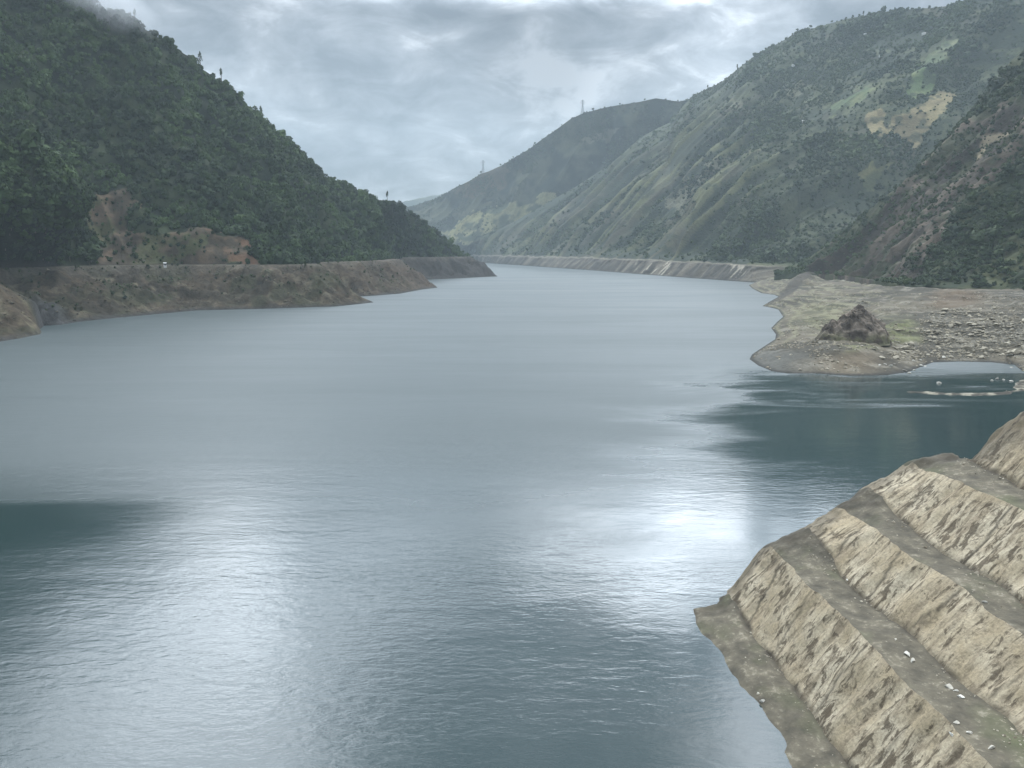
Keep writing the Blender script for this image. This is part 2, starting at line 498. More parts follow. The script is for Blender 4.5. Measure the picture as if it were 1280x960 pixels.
def disp2(P, U, V, S):
    x, y, z = P[..., 0], P[..., 1], P[..., 2]
    e = smooth(0, 30, vband(U) - V) * (0.2 + 0.8 * smooth(1, 0.86, S)) * np.where(U > 1000, smooth(0, .1, S), 1)
    a = along(P) + 45 * fbm(x / 300, y / 300, z / 300, 2, seed=81)
    hi = smooth(1.0, 0.7, S) * smooth(1100, 940, U)
    d = 30 * ridged(a / 330, z / 1600, 2, seed=82) + (4 + 17 * hi) * ridged(a / 120, z / 900, 2, seed=83) + (1.5 + 8 * hi) * ridged(a / 42, z / 350, 2, seed=84)
    d = d + 16 * fbm(x / 240, y / 240, z / 240, 3, seed=85)
    bnd = smooth(1.0, 4.0, V - vband(U)) * smooth(0, 0.02, S)
    return e * d + bnd * 3.5 * ridged(along(P) / 26, z / 90, 3, seed=97)
R2 = loft('hillside', us2, vs2, Ys2, vr2, Yr2, 320, disp2, start=20)
def stripe2(P):
    a = along(P) + 45 * fbm(P[..., 0] / 300, P[..., 1] / 300, P[..., 2] / 300, 2, seed=81)
    return ridged(a / 120, P[..., 2] / 900, 2, seed=83) * 0.6 + ridged(a / 42, P[..., 2] / 350, 2, seed=84) * 0.5
F_TAN = [(1086, 152), (1100, 140), (1106, 160), (1118, 152), (1150, 138), (1172, 118), (1196, 114), (1190, 128), (1176, 145), (1160, 165), (1148, 176), (1120, 170), (1092, 172), (1085, 160)]
F_GRN = [(1128, 128), (1140, 112), (1158, 100), (1170, 103), (1166, 116), (1150, 128), (1135, 136)]
F_GR2 = [(1138, 98), (1160, 80), (1185, 62), (1200, 55), (1196, 72), (1180, 88), (1160, 94)]
F_GR3 = [(1036, 134), (1060, 122), (1082, 108), (1094, 112), (1086, 128), (1060, 136), (1040, 140)]
F_YEL = [(1074, 212), (1090, 200), (1104, 203), (1120, 194), (1113, 204), (1098, 212), (1096, 222), (1080, 226), (1084, 214)]
F_PAL = [[(860, 222), (872, 208), (888, 194), (912, 184), (946, 181), (946, 187), (915, 191), (892, 202), (876, 218), (862, 232)],
         [(908, 133), (950, 126), (952, 131), (912, 138)], [(962, 190), (1000, 170), (1003, 174), (966, 195)], [(975, 100), (1000, 98), (1000, 106), (976, 108)],
         [(830, 258), (848, 232), (862, 222), (868, 228), (850, 258), (826, 292)]]
def fields2(P, U, V):
    ju, jv = jit(P, U, V, 38, 6.5, 91)
    return {k: inpoly(ju, jv, p) for k, p in (('tan', F_TAN), ('grn', F_GRN), ('gr2', F_GR2), ('gr3', F_GR3), ('yel', F_YEL))}, [inpoly(ju, jv, p) for p in F_PAL]
def col2(P, U, V, S):
    x, y, z = P[..., 0], P[..., 1], P[..., 2]
    n = fbm(x / 120, y / 120, z / 120, 4, seed=92); n2 = fbm(x / 35, y / 35, z / 35, 3, seed=93)
    c = lerp((0.036, 0.046, 0.03), (0.072, 0.082, 0.044), smooth(-0.5, 0.6, n + 0.4 * n2))
    st = stripe2(P)
    dry = smooth(-0.25, 0.45, st + 0.45 * n) * smooth(0.98, 0.7, S) * smooth(1010, 880, U)
    c = lerp(c, lerp((0.105, 0.095, 0.068), (0.135, 0.135, 0.066), smooth(-0.3, 0.5, n)), dry * 0.75)
    fg = ridged((along(P) + 45 * fbm(x / 300, y / 300, z / 300, 2, seed=81)) / 42, z / 350, 2, seed=84)
    c = lerp(c, (0.028, 0.036, 0.027), smooth(0.0, -0.5, fg) * smooth(0.98, 0.7, S) * smooth(1060, 900, U) * 0.8)
    c = lerp(c, (0.11, 0.098, 0.075), smooth(0.35, 0.8, fbm(x / 80, y / 80, z / 80, 3, seed=94)) * 0.45)
    # small farm plots on the upper slope
    pl = fbm(x / 60, z / 22, y / 60, 2, seed=95)
    c = lerp(c, (0.12, 0.13, 0.07), smooth(0.38, 0.55, pl) * smooth(0.45, 0.6, S) * smooth(0.97, 0.9, S) * smooth(860, 900, U) * 0.6)
    ff, pp = fields2(P, U, V)
    for k, a, b in (('tan', (0.15, 0.125, 0.07), (0.25, 0.21, 0.115)), ('grn', (0.10, 0.14, 0.06), (0.17, 0.20, 0.09)), ('gr2', (0.10, 0.125, 0.065), (0.17, 0.18, 0.10)),
                    ('gr3', (0.09, 0.12, 0.06), (0.15, 0.165, 0.08)), ('yel', (0.08, 0.09, 0.045), (0.16, 0.155, 0.07))):
        c = np.where(ff[k][..., None], lerp(a, b, smooth(-0.4, 0.4, n2)), c)
    hedge = smooth(0.10, 0.0, np.abs(fbm(x / 55, z / 55, y / 55, 2, seed=99))) * 0.0
    c = lerp(c, (0.04, 0.05, 0.03), smooth(0.25, 0.55, fbm(x / 22, y / 22, z / 22, 3, seed=100)) * 0.75)
    for p in pp:
        c = np.where(p[..., None], lerp(c, (0.20, 0.19, 0.13), np.full(n.shape, 0.6)), c)
    # bare drawdown band
    band = V - vband(U) + 0.9 * fbm(x / 30, y / 30, octv=2, seed=96)
    g = ridged(along(P) / 28, z / 80, 2, seed=97)
    bc = lerp((0.06, 0.055, 0.046), (0.13, 0.115, 0.09), smooth(-0.5, 0.6, g + 0.3 * n2))
    w = smooth(0.2, 0.6, ridged(along(P) / 16, z / 60, 2, seed=98)) * (smooth(790, 800, U) * smooth(842, 835, U) + 0.7 * smooth(910, 915, U) * smooth(935, 928, U))
    bc = lerp(bc, (0.42, 0.38, 0.30), w)
    bc = lerp(bc, (0.24, 0.215, 0.165), smooth(2.5, 0.5, band) * 0.7)
    bc = lerp(bc, (0.045, 0.045, 0.04), smooth(3.0, 0.5, z))
    c = c * 0.85
    c = lerp(c, bc, smooth(-0.3, 0.6, band) * smooth(1000, 960, U))
    return c
build_loft('hillside', R2, col2, M_HILL)

# ---- gravel flat on the right: plan outline of its waterline
pr = [(1500, 474), (1380, 471), (1300, 468), (1278, 464), (1268, 456), (1240, 453), (1200, 452), (1166, 453), (1150, 459), (1136, 465), (1108, 469), (1066, 470), (1019, 467), (985, 467),
      (965, 464), (948, 457), (937, 449), (940, 443), (952, 435), (969, 424), (970, 418), (964, 410), (972, 402), (979, 396), (973, 387), (964, 384.5), (953, 382.5), (962, 377), (973, 371), (968, 368.5), (952, 366.5),
      (941, 361), (936, 356.5), (944, 352.8)]
Rs = [tuple(on(u, v)[:2]) for u, v in pr]
Rpoly = Rs + [(Rs[-1][0] + 60, Rs[-1][1] + 250), (1300, 1750), (1300, 300)]
def flat_z(x, y):
    d0 = segdist(x, y, Rs); ins = inpoly(x, y, Rpoly)
    d = np.where(ins, d0, -d0)
    z = np.where(ins, 25 * (1 - np.exp(-d / 95)), d * 0.25)
    k = smooth(1, 40, d)
    z = z + k * (1.6 * fbm(x / 50, y / 50, octv=3, seed=101) + 0.9 * ridged(x / 28, y / 28, 3, seed=102)) + 0.45 * smooth(0.3, 5, d) * fbm(x / 5, y / 5, octv=3, seed=103)
    # shallow terraces of old shorelines
    z = z + k * 0.55 * np.sin(z * 1.9)
    # sharp spur of rock at the far end
    a, b = on(955, 382.5)[:2], at(1015, 338, 1230)[:2]
    sd = segdist(x, y, [a, b])
    z = z + 11 * smooth(34, 0, sd) * smooth(0, 60, d)
    return z, d
def on_flat(u, v):
    """ray from the eye to the gravel flat"""
    u = np.atleast_1d(np.asarray(u, float)); v = np.atleast_1d(np.asarray(v, float))
    ys = np.concatenate([np.arange(300, 760, 2.0), np.arange(760, 1500, 5.0)])
    P = at(u[:, None], v[:, None], np.repeat(ys[None], len(u), 0))
    z, d = flat_z(P[..., 0], P[..., 1])
    hit = (P[..., 2] <= z)
    k = np.where(hit.any(1), hit.argmax(1), len(ys) - 1)
    q = P[np.arange(len(u)), k].copy(); q[:, 2] = z[np.arange(len(u)), k]
    return q
gx = np.concatenate([np.arange(95, 560, 1.9), np.arange(560, 1000, 6.0)])
gy = np.concatenate([np.arange(300, 720, 1.9), np.arange(720, 1460, 4.5)])
X, Y = np.meshgrid(gx, gy); Z, D = flat_z(X, Y)
keep = D > -16
def flat_colour(X, Y, Z, D):
    PP = np.stack([X, Y, Z], -1); rel = PP - CAM
    dep = rel[..., 1] * CT - rel[..., 2] * ST; up = rel[..., 1] * ST + rel[..., 2] * CT
    U = 640 + F * rel[..., 0] / dep; V = 480 - F * up / dep
    n1 = fbm(X / 40, Y / 40, octv=4, seed=111); n2 = fbm(X / 8, Y / 8, octv=4, seed=112)
    c = lerp((0.075, 0.068, 0.053), (0.14, 0.122, 0.09), smooth(-0.5, 0.5, n1 + 0.5 * n2)) * 0.75
    c = lerp(c, (0.20, 0.185, 0.15), smooth(0.35, 0.75, n2) * 0.6)
    bands = np.sin(Z * 2.4 + 2 * n1)
    c = lerp(c, (0.20, 0.19, 0.12), smooth(0.2, 0.9, bands) * smooth(420, 520, Y) * smooth(1160, 1060, U) * 0.6)
    ju = U + 8 * n1; jv = V + 4 * n2
    gr = smooth(28, 4, np.hypot((ju - 1120) * 0.75, (jv - 413) * 1.3)) + 0.7 * smooth(9, 2, segdist(ju, jv, [(1050, 437), (1095, 431), (1125, 425), (1150, 424)]))
    c = lerp(c, (0.115, 0.125, 0.05), np.clip(gr * (0.6 + n2), 0, 1) * 0.65)
    gr2 = smooth(26, 8, np.hypot((ju - 1025) * 0.5, (jv - 395)))
    c = lerp(c, (0.135, 0.135, 0.07), gr2 * 0.3)
    br = smooth(18, 6, np.hypot((ju - 1195) * 0.35, (jv - 373)))
    c = lerp(c, (0.11, 0.078, 0.05), br * 0.6)
    mud = smooth(20, 6, np.hypot((ju - 1060) * 0.35, (jv - 452)))
    c = lerp(c, (0.165, 0.125, 0.08), mud * 0.35)
    rub = smooth(6, 0, np.abs(jv - (470 - 0.0 * ju)) - 28) * smooth(1060, 960, ju)
    c = lerp(c, (0.10, 0.10, 0.09), rub * 0.6)
    pale = smooth(5, 1.5, segdist(ju, jv, [(1054, 349), (1080, 350), (1108, 353)]))
    c = lerp(c, (0.33, 0.31, 0.26), pale * smooth(-0.2, 0.3, n2) * 0.9)
    a, b = on(962, 380)[:2], at(1012, 339, 1180)[:2]
    dk = segdist(X, Y, [a, b])
    c = lerp(c, (0.045, 0.04, 0.035), smooth(15, 7, dk) * 0.8)
    c = lerp(c, (0.035, 0.034, 0.03), smooth(0.9, 0.2, Z))
    return c
idx = -np.ones(X.shape, int); idx[keep] = np.arange(keep.sum())
q = grid_faces(*X.shape); fl = keep.ravel(); q = q[fl[q].all(1)]; q = idx.ravel()[q]
me = raw_mesh('gravel_flat', np.stack([X, Y, Z], -1)[keep], q, M_SHELF, True)
set_color(me, flat_colour(X, Y, Z, D)[keep])
o = link('gravel_flat', me); o['kind'] = 'structure'

# low bar of stones closing the inlet
sp = [on(u, v)[:2] for u, v in [(1420, 474), (1330, 472), (1290, 474), (1276, 480), (1278, 487), (1255, 491.5), (1225, 493), (1190, 493), (1160, 491), (1140, 490)]]
gx = np.arange(140, 340, 0.8); gy = np.arange(270, 350, 0.8)
X, Y = np.meshgrid(gx, gy)
ds = segdist(X, Y, sp)
w = np.maximum(0.9, 2.3 + 2.0 * fbm(X / 8, Y / 8, octv=3, seed=121))
Z = 0.55 * (1 - ds / w) + 0.3 * smooth(w, 0, ds) * fbm(X / 2.2, Y / 2.2, octv=2, seed=122)
keep = ds < w + 2.5
idx = -np.ones(X.shape, int); idx[keep] = np.arange(keep.sum())
q = grid_faces(*X.shape); fl = keep.ravel(); q = q[fl[q].all(1)]; q = idx.ravel()[q]
me = raw_mesh('gravel_bar', np.stack([X, Y, Z], -1)[keep], q, M_SHELF, True)
n2 = fbm(X / 3, Y / 3, octv=3, seed=123)
set_color(me, lerp((0.055, 0.05, 0.04), (0.24, 0.22, 0.17), smooth(-0.1, 0.8, n2))[keep])
o = link('gravel_bar', me); o['kind'] = 'structure'

# ---- near slope on the right, above the flat
us3 = np.concatenate([np.arange(968, 1290, 1.0), np.arange(1290, 1560, 3.0)])
vb3 = interp([(968, 344), (1000, 341), (1060, 345), (1100, 352), (1130, 357), (1200, 361), (1280, 362), (1560, 366)], us3)
Yb3 = on_flat(us3, vb3)[:, 1]
Yb3 = np.minimum(Yb3, interp([(968, 1290), (1000, 1200), (1060, 1050), (1130, 800), (1280, 730), (1560, 700)], us3))
Yb3 = np.convolve(np.pad(Yb3, 20, 'edge'), np.ones(41) / 41, 'valid')
vr3 = interp([(968, 342.5), (990, 334), (1010, 323), (1035, 305), (1060, 284), (1090, 256), (1120, 229), (1150, 198), (1180, 166), (1205, 138), (1230, 111), (1255, 84), (1280, 60), (1420, -80), (1560, -200)], us3)
Yr3 = np.maximum(interp([(968, 1340), (1010, 1330), (1060, 1280), (1120, 1230), (1180, 1190), (1280, 1180), (1560, 1100)], us3), Yb3 + 20)
def disp3(P, U, V, S):
    x, y, z = P[..., 0], P[..., 1], P[..., 2]
    e = smooth(0, 0.1, S) * (0.3 + 0.7 * smooth(1, 0.85, S)) * (0.2 + 0.8 * smooth(970, 1040, U))
    a = (0.35 * x + 0.94 * y) + 25 * fbm(x / 140, y / 140, z / 140, 2, seed=131)
    return e * (14 * ridged(a / 110, z / 600, 2, seed=132) + 6 * ridged(a / 38, z / 200, 3, seed=133) + 12 * fbm(x / 110, y / 110, z / 110, 3, seed=134) + 2.5 * fbm(x / 14, y / 14, z / 14, 2, seed=135))
R3 = loft('hillside', us3, vb3, Yb3, vr3, Yr3, 260, disp3, start=14, back=((50, 40), (260, 240)))
SC3 = [(1005, 338), (1040, 312), (1085, 272), (1130, 232), (1170, 196), (1205, 160), (1240, 132), (1290, 105), (1400, 60), (1400, 150), (1290, 198), (1240, 228), (1190, 268), (1150, 305), (1128, 345), (1100, 352), (1050, 346)]
def scar3(P, U, V):
    ju, jv = jit(P, U, V, 24, 9, 141); return inpoly(ju, jv, SC3)
def col3(P, U, V, S):
    x, y, z = P[..., 0], P[..., 1], P[..., 2]
    n = fbm(x / 30, y / 30, z / 30, 4, seed=142)
    c = lerp((0.028, 0.036, 0.02), (0.06, 0.065, 0.032), smooth(-0.5, 0.6, n))
    a = (0.35 * x + 0.94 * y) + 25 * fbm(x / 140, y / 140, z / 140, 2, seed=131)
    g = ridged(a / 38, z / 200, 3, seed=133)
    b = lerp((0.045, 0.038, 0.03), (0.12, 0.096, 0.072), smooth(-0.5, 0.6, g + 0.5 * n))
    b = lerp(b, (0.055, 0.06, 0.034), smooth(-0.05, 0.4, fbm(x / 30, y / 30, z / 30, 4, seed=143)) * 0.85)
    c = np.where(scar3(P, U, V)[..., None], b, c)
    tr = segdist(U, V + 2 * n, [(1320, 128), (1285, 138), (1262, 149), (1240, 158), (1226, 167), (1214, 182), (1204, 201)])
    c = lerp(c, (0.27, 0.225, 0.15), smooth(3.2, 1.2, tr) * 0.9)
    return c
build_loft('hillside', R3, col3, M_HILL)

# ------------------------------------------------------------------ vegetation
def crown_template(rng, ntri, size, lobes=5, flat=0.75, core=True):
    """triangle soup: leaf clumps spread through a lobed crown of radius about 1, base at z=0"""
    L = [(0, 0, 0.75, 0.62)]
    for k in range(lobes):
        a = rng.uniform(0, 6.283); r = rng.uniform(0.3, 0.62)
        L.append((r * math.cos(a), r * math.sin(a), rng.uniform(0.35, 1.05), rng.uniform(0.3, 0.5)))
    tris = []; tint = []
    w = np.array([l[3] ** 2 for l in L]); w /= w.sum()
    for k in range(ntri):
        l = L[rng.choice(len(L), p=w)]
        d = rng.normal(size=3); d /= np.linalg.norm(d)
        if d[2] < -0.4: d[2] *= -1
        c = np.array(l[:3]) + d * l[3] * rng.uniform(0.75, 1.12)
        nrm = d + rng.normal(size=3) * 0.38; nrm /= np.linalg.norm(nrm)
        e = np.cross(nrm, rng.normal(size=3)); e /= np.linalg.norm(e); f = np.cross(nrm, e)
        s = size * rng.uniform(0.6, 1.3)
        a0 = rng.uniform(0, 6.283)
        tris.append([c + s * (math.cos(a0 + t) * e + math.sin(a0 + t) * f) for t in (0, 2.1 + rng.uniform(-.3, .3), 4.2 + rng.uniform(-.3, .3))])
        tint.append(rng.uniform(-0.18, 0.18))
    if core:
        ph = (1 + 5 ** 0.5) / 2
        iv = np.array([(-1, ph, 0), (1, ph, 0), (-1, -ph, 0), (1, -ph, 0), (0, -1, ph), (0, 1, ph), (0, -1, -ph), (0, 1, -ph), (ph, 0, -1), (ph, 0, 1), (-ph, 0, -1), (-ph, 0, 1)], float) / 1.902
        fi = [(0, 11, 5), (0, 5, 1), (0, 1, 7), (0, 7, 10), (0, 10, 11), (1, 5, 9), (5, 11, 4), (11, 10, 2), (10, 7, 6), (7, 1, 8), (3, 9, 4), (3, 4, 2), (3, 2, 6), (3, 6, 8), (3, 8, 9), (4, 9, 5), (2, 4, 11), (6, 2, 10), (8, 6, 7), (9, 8, 1)]
        iv = iv * np.array([0.66, 0.66, 0.55]) * rng.uniform(0.85, 1.15, (12, 1)) + [0, 0, 0.55]
        for f in fi: tris.append([iv[i] for i in f]); tint.append(-0.05)
    T = np.array(tris); T[..., 2] *= flat
    return T, np.array(tint)

def scatter_mesh(name, P, rad, tints, ntri, size, mat, label, lobes=5, hscale=(0.9, 1.5), seed=1, core=True, cat='woodland'):
    rng = np.random.default_rng(seed)
    temps = [crown_template(rng, ntri, size, lobes, core=core) for _ in range(10)]
    which = rng.integers(0, len(temps), len(P))
    Vs, Ts = [], []
    for k, (T, tt) in enumerate(temps):
        sel = np.nonzero(which == k)[0]
        if not len(sel): continue
        ang = rng.uniform(0, 6.283, len(sel)); c, s = np.cos(ang), np.sin(ang)
        x = T[None, :, :, 0]; y = T[None, :, :, 1]; z = T[None, :, :, 2]
        r = rad[sel][:, None, None]
        hz = rng.uniform(*hscale, len(sel))[:, None, None]
        V = np.stack([(x * c[:, None, None] - y * s[:, None, None]) * r, (x * s[:, None, None] + y * c[:, None, None]) * r, z * r * hz + 0 * x], -1)
        V = V + P[sel][:, None, None, :]
        Vs.append(V.reshape(-1, 3))
        t = tints[sel][:, None] + tt[None]
        Ts.append(np.repeat(t.reshape(-1), 3))
    V = np.concatenate(Vs); t = np.clip(np.concatenate(Ts), 0, 1)
    me = raw_mesh(name, V, np.arange(len(V)).reshape(-1, 3), mat, False)
    set_float(me, t, 'tint')
    o = link(name, me)
    return tag(o, label, cat, kind='stuff')

def sample(L, n, weight, seed):
    """n random points on a loft, by true area times weight; also returns grid parameters"""
    P, U, V, S = L[:4]
    a = np.cross(P[1:, :-1] - P[:-1, :-1], P[:-1, 1:] - P[:-1, :-1]); A = np.linalg.norm(a, axis=-1)
    W = (A * weight[:-1, :-1]).ravel(); W = W / W.sum()
    rng = np.random.default_rng(seed)
    k = rng.choice(len(W), n, p=W)
    i, j = np.unravel_index(k, A.shape)
    f, g = rng.random(n), rng.random(n)
    b = lambda Q: ((Q[i, j].T * (1 - f) * (1 - g) + Q[i + 1, j].T * f * (1 - g) + Q[i, j + 1].T * (1 - f) * g + Q[i + 1, j + 1].T * f * g).T)
    return b(P), b(U), b(V), b(S)

# wooded left hill
m1, m2 = scar_mask_left(*LH[:3])
w = np.where(m2, 0.25, np.where(m1, 0.9, 1.0)) * np.where(LH[3] < 0.012, 0, 1)
P_, U_, V_, S_ = sample(LH, 12500, w, 5)
rad = np.clip(RNG.lognormal(math.log(4.9), 0.36, len(P_)), 2.2, 11.5) * (1 + 0.25 * fbm(P_[:, 0] / 90, P_[:, 1] / 90, P_[:, 2] / 90, 2, seed=150))
a_, b_ = scar_mask_left(P_, U_, V_); rad = np.where(a_ | b_, rad * 0.32, rad)
big = fbm(P_[:, 0] / 120, P_[:, 1] / 120, P_[:, 2] / 120, 3, seed=151)
tin = 0.38 + 0.40 * big + 0.25 * fbm(P_[:, 0] / 28, P_[:, 1] / 28, P_[:, 2] / 28, 2, seed=149) + RNG.normal(0, 0.16, len(P_))
tin += 0.22 * smooth(200, 60, U_) * smooth(150, 230, V_)
P_[:, 2] -= rad * 0.25
scatter_mesh('woodland', P_, rad, tin, 120, 0.21, M_LEAF, 'dense dark green broadleaf wood covering the whole steep hill above the eroded bank', hscale=(1.1, 1.8), seed=21)

# scrub on the far valley wall and the ridge behind it
st = stripe2(R2[0]); ff, pp = fields2(*R2[:3])
anyf = np.zeros(st.shape, bool)
for k in ff: anyf |= ff[k]
pat = smooth(-0.35, 0.45, fbm(R2[0][..., 0] / 90, R2[0][..., 1] / 90, R2[0][..., 2] / 90, 3, seed=152))
w = (0.2 + pat) * np.where(anyf, 0.05, 1) * (1 - 0.95 * smooth(-0.3, 0.25, st) * smooth(1010, 900, R2[1])) * (1 - 0.55 * smooth(960, 860, R2[1]))
w = w * np.where(R2[2] > vband(R2[1]) - 1.0, 0, 1) * np.where(R2[1] > 1300, 0.2, 1)
P_, U_, V_, S_ = sample(R2, 27000, w, 6)
rad = RNG.lognormal(math.log(3.6), 0.42, len(P_)) * (0.75 + 0.5 * smooth(-.3, .5, fbm(P_[:, 0] / 140, P_[:, 1] / 140, P_[:, 2] / 140, 2, seed=153)))
tin = 0.46 + 0.34 * fbm(P_[:, 0] / 100, P_[:, 1] / 100, P_[:, 2] / 100, 3, seed=154) + RNG.normal(0, 0.12, len(P_))
P_[:, 2] -= rad * 0.3
scatter_mesh('scrub', P_, rad, tin, 22, 0.42, M_SCRUB, 'patchy green scrub over the broad gullied valley wall with the tan fields', lobes=3, seed=22, cat='scrub')
w = np.clip(0.3 + fbm(R1[0][..., 0] / 120, R1[0][..., 1] / 120, R1[0][..., 2] / 120, 3, seed=155), 0, 2) * np.where(inpoly(R1[1], R1[2], f_fields[0]), 0.25, 1)
P_, U_, V_, S_ = sample(R1, 12000, w, 7)
rad = RNG.uniform(2.5, 6.0, len(P_)); tin = 0.3 + 0.3 * fbm(P_[:, 0] / 90, P_[:, 1] / 90, P_[:, 2] / 90, 3, seed=158) + RNG.normal(0, 0.14, len(P_)); P_[:, 2] -= rad * 0.3
scatter_mesh('scrub', P_, rad, tin, 16, 0.5, M_SCRUB, 'dark scrub on the hazy ridge that carries the two pylons', lobes=3, seed=23, cat='scrub')

# near slope on the right
sc = scar3(*R3[:3])
cl = smooth(-0.25, 0.45, fbm(R3[0][..., 0] / 60, R3[0][..., 1] / 60, R3[0][..., 2] / 60, 3, seed=156))
w = np.where(sc, 0.15 + 0.8 * cl, 0.35 + cl)
P_, U_, V_, S_ = sample(R3, 9000, w, 8)
rad = RNG.lognormal(math.log(3.2), 0.4, len(P_)); s_ = scar3(P_, U_, V_); rad = np.where(s_, rad * 0.55, rad)
tin = 0.33 + 0.25 * fbm(P_[:, 0] / 50, P_[:, 1] / 50, P_[:, 2] / 50, 3, seed=157) + RNG.normal(0, 0.13, len(P_))
P_[:, 2] -= rad * 0.25
tin += 0.2 * smooth(1190, 1030, U_)
scatter_mesh('scrub', P_, rad, tin, 60, 0.28, M_SCRUB, 'dark green scrub on the near slope with the bare brown landslide', lobes=5, seed=24, cat='scrub')

# sparse low weeds on the exposed left bank
n = 4200
bx = RNG.uniform(-700, -60, n * 6); by = RNG.uniform(430, 1450, n * 6)
bz, bt, bd = left_bank_z(bx, by)
k = (bt > 0.3) & (bt < 1.0) & (fbm(bx / 26, by / 26, octv=3, seed=35) + RNG.normal(0, .3, len(bx)) > 0.1)
P_ = np.stack([bx, by, bz - 0.2], -1)[k][:n]
scatter_mesh('weeds', P_, RNG.lognormal(math.log(0.95), 0.4, len(P_)), 0.40 + RNG.normal(0, 0.2, len(P_)), 18, 0.45, M_SCRUB, 'low weeds dotted over the exposed brown bank under the wood', lobes=3, seed=25, cat='weeds')

# ---- individual trees: five kinds, each trunk + crown
def tree_proto(kind, seed):
    rng = np.random.default_rng(seed)
    if kind == 'round':   h, cr, cz, flat, nl = 9.0, 3.4, 3.2, 0.95, 7
    elif kind == 'wide':  h, cr, cz, flat, nl = 8.0, 4.4, 3.0, 0.6, 8
    elif kind == 'tall':  h, cr, cz, flat, nl = 15.0, 2.2, 4.5, 2.6, 9
    elif kind == 'thin':  h, cr, cz, flat, nl = 13.0, 1.7, 3.6, 3.4, 8
    else:                 h, cr, cz, flat, nl = 5.0, 3.0, 0.6, 0.8, 6
    root = empty('tree', (0, 0, -500), 0, 'tree', 'tree')
    b = MB()
    x = y = 0.0; pts = []; rr = []
    for i in range(5):
        t = i / 4; pts.append((x, y, -0.8 + t * (h * 0.85 + 0.8))); rr.append(0.03 * h * (1 - 0.85 * t) * (1.3 if i == 0 else 1))
        x += rng.uniform(-.25, .25); y += rng.uniform(-.25, .25)
    b.tube(pts, rr, 7)
    for k in range(5):
        a = rng.uniform(0, 6.283); t = rng.uniform(0.45, 0.8); p = np.array(pts[int(t * 4)])
        q = p + [math.cos(a) * cr * 0.6, math.sin(a) * cr * 0.6, h * 0.16]
        b.tube([p, (p + q) / 2 + [0, 0, 0.15], q], [0.011 * h, 0.008 * h, 0.003 * h], 5)
    b.build('trunk', M_BARK, root)
    T, tt = crown_template(rng, 420 if kind != 'thin' else 150, 0.16, nl, flat=flat, core=False)
    T = T * cr + [0, 0, cz]
    me = raw_mesh('crown', T.reshape(-1, 3), np.arange(T.shape[0] * 3).reshape(-1, 3), M_LEAF, False)
    set_float(me, np.repeat(np.clip(0.42 + tt * 1.3, 0, 1), 3), 'tint')
    link('crown', me, root)
    return root
PROTO = {k: [tree_proto(k, 300 + i * 7 + j) for j in range(2)] for i, k in enumerate(('round', 'wide', 'tall', 'thin', 'bush'))}
PROTO_USED = {}
def plant(kind, loc, sc, label, group=None):
    pr_ = random.choice(PROTO[kind])
    rz = random.uniform(0, 6.28)
    if pr_.name not in PROTO_USED:          # the first of each kind is the original itself
        PROTO_USED[pr_.name] = 1
        pr_.location = [float(c) for c in loc]; pr_.rotation_euler = (0, 0, rz); pr_.scale = (sc, sc, sc)
        pr_['label'] = label
        if group: pr_['group'] = group
        elif 'group' in pr_: del pr_['group']
        return pr_
    o = copy_tree(pr_, loc, rz, sc, label)
    if group: o['group'] = group
    elif 'group' in o: del o['group']
    return o

def crest_point(L, u):
    P, U = L[0], L[1]
    j = int(np.argmin(np.abs(U[-1] - u)))
    return P[-1, j]
def near_point(L, u, v):
    Q = L[0]; rel = Q - CAM
    dep = rel[..., 1] * CT - rel[..., 2] * ST; up = rel[..., 1] * ST + rel[..., 2] * CT
    d = (640 + F * rel[..., 0] / dep - u) ** 2 + (480 - F * up / dep - v) ** 2
    i = np.unravel_index(np.argmin(d), d.shape)
    return Q[i]

# skyline of the left hill
GL = 'trees along the skyline of the wooded hill'
for u in list(np.arange(150, 566, 9.5)):
    u = u + random.uniform(-4, 4)
    if abs(u - 487) < 12: continue
    kind = random.choice(['round', 'wide', 'round', 'bush', 'tall', 'bush'])
    p = crest_point(LH, u)
    plant(kind, p - np.array([0, 0, 2.2]), random.uniform(0.6, 1.15) * (0.75 if u > 400 else 1.0), 'small tree breaking the skyline of the dark wooded hill', GL)
for u, s, lb in ((168, 1.5, 'thin tree nearest the low cloud on the wooded skyline'), (253, 2.0, 'spreading tree with airy crown leaning out of the wooded skyline'),
                 (277, 1.8, 'thin tree just below the airy spreading one on the wooded skyline'), (327, 1.9, 'thin dark tree standing clear of the steep skyline'),):
    plant('thin', crest_point(LH, u) - np.array([0, 0, 1]), s, lb)
plant('thin', crest_point(LH, 487) - np.array([0, 0, 1]), 1.75, 'tall thin tree alone on the wooded crest beside the valley gap')
# skyline of the farmed ridge
GR = 'trees along the skyline of the farmed valley wall'
for u in [870, 884, 905, 921, 934, 948, 958, 968, 978, 992, 998, 1003, 1008, 1014, 1029, 1040, 1052, 1058, 1066, 1074, 1079, 1084, 1096, 1104, 1118, 1127, 1140, 1161, 1176, 1198, 1206, 1222, 1240]:
    p = crest_point(R2, u)
    plant(random.choice(['round', 'bush', 'round', 'tall', 'bush']), p - np.array([0, 0, 3.5]), random.uniform(0.9, 1.9), 'dark tree on the skyline of the broad farmed valley wall', GR)
G1 = 'trees on the skyline of the hazy far ridge'
for u in [600, 612, 624, 629, 634, 640, 645, 652, 660, 668, 690, 702, 741, 775, 806, 832, 848]:
    plant(random.choice(['round', 'bush']), crest_point(R1, u) - np.array([0, 0, 4]), random.uniform(0.9, 2.1), 'tree on the hazy far skyline between the two pylons and the farmed slope', G1)
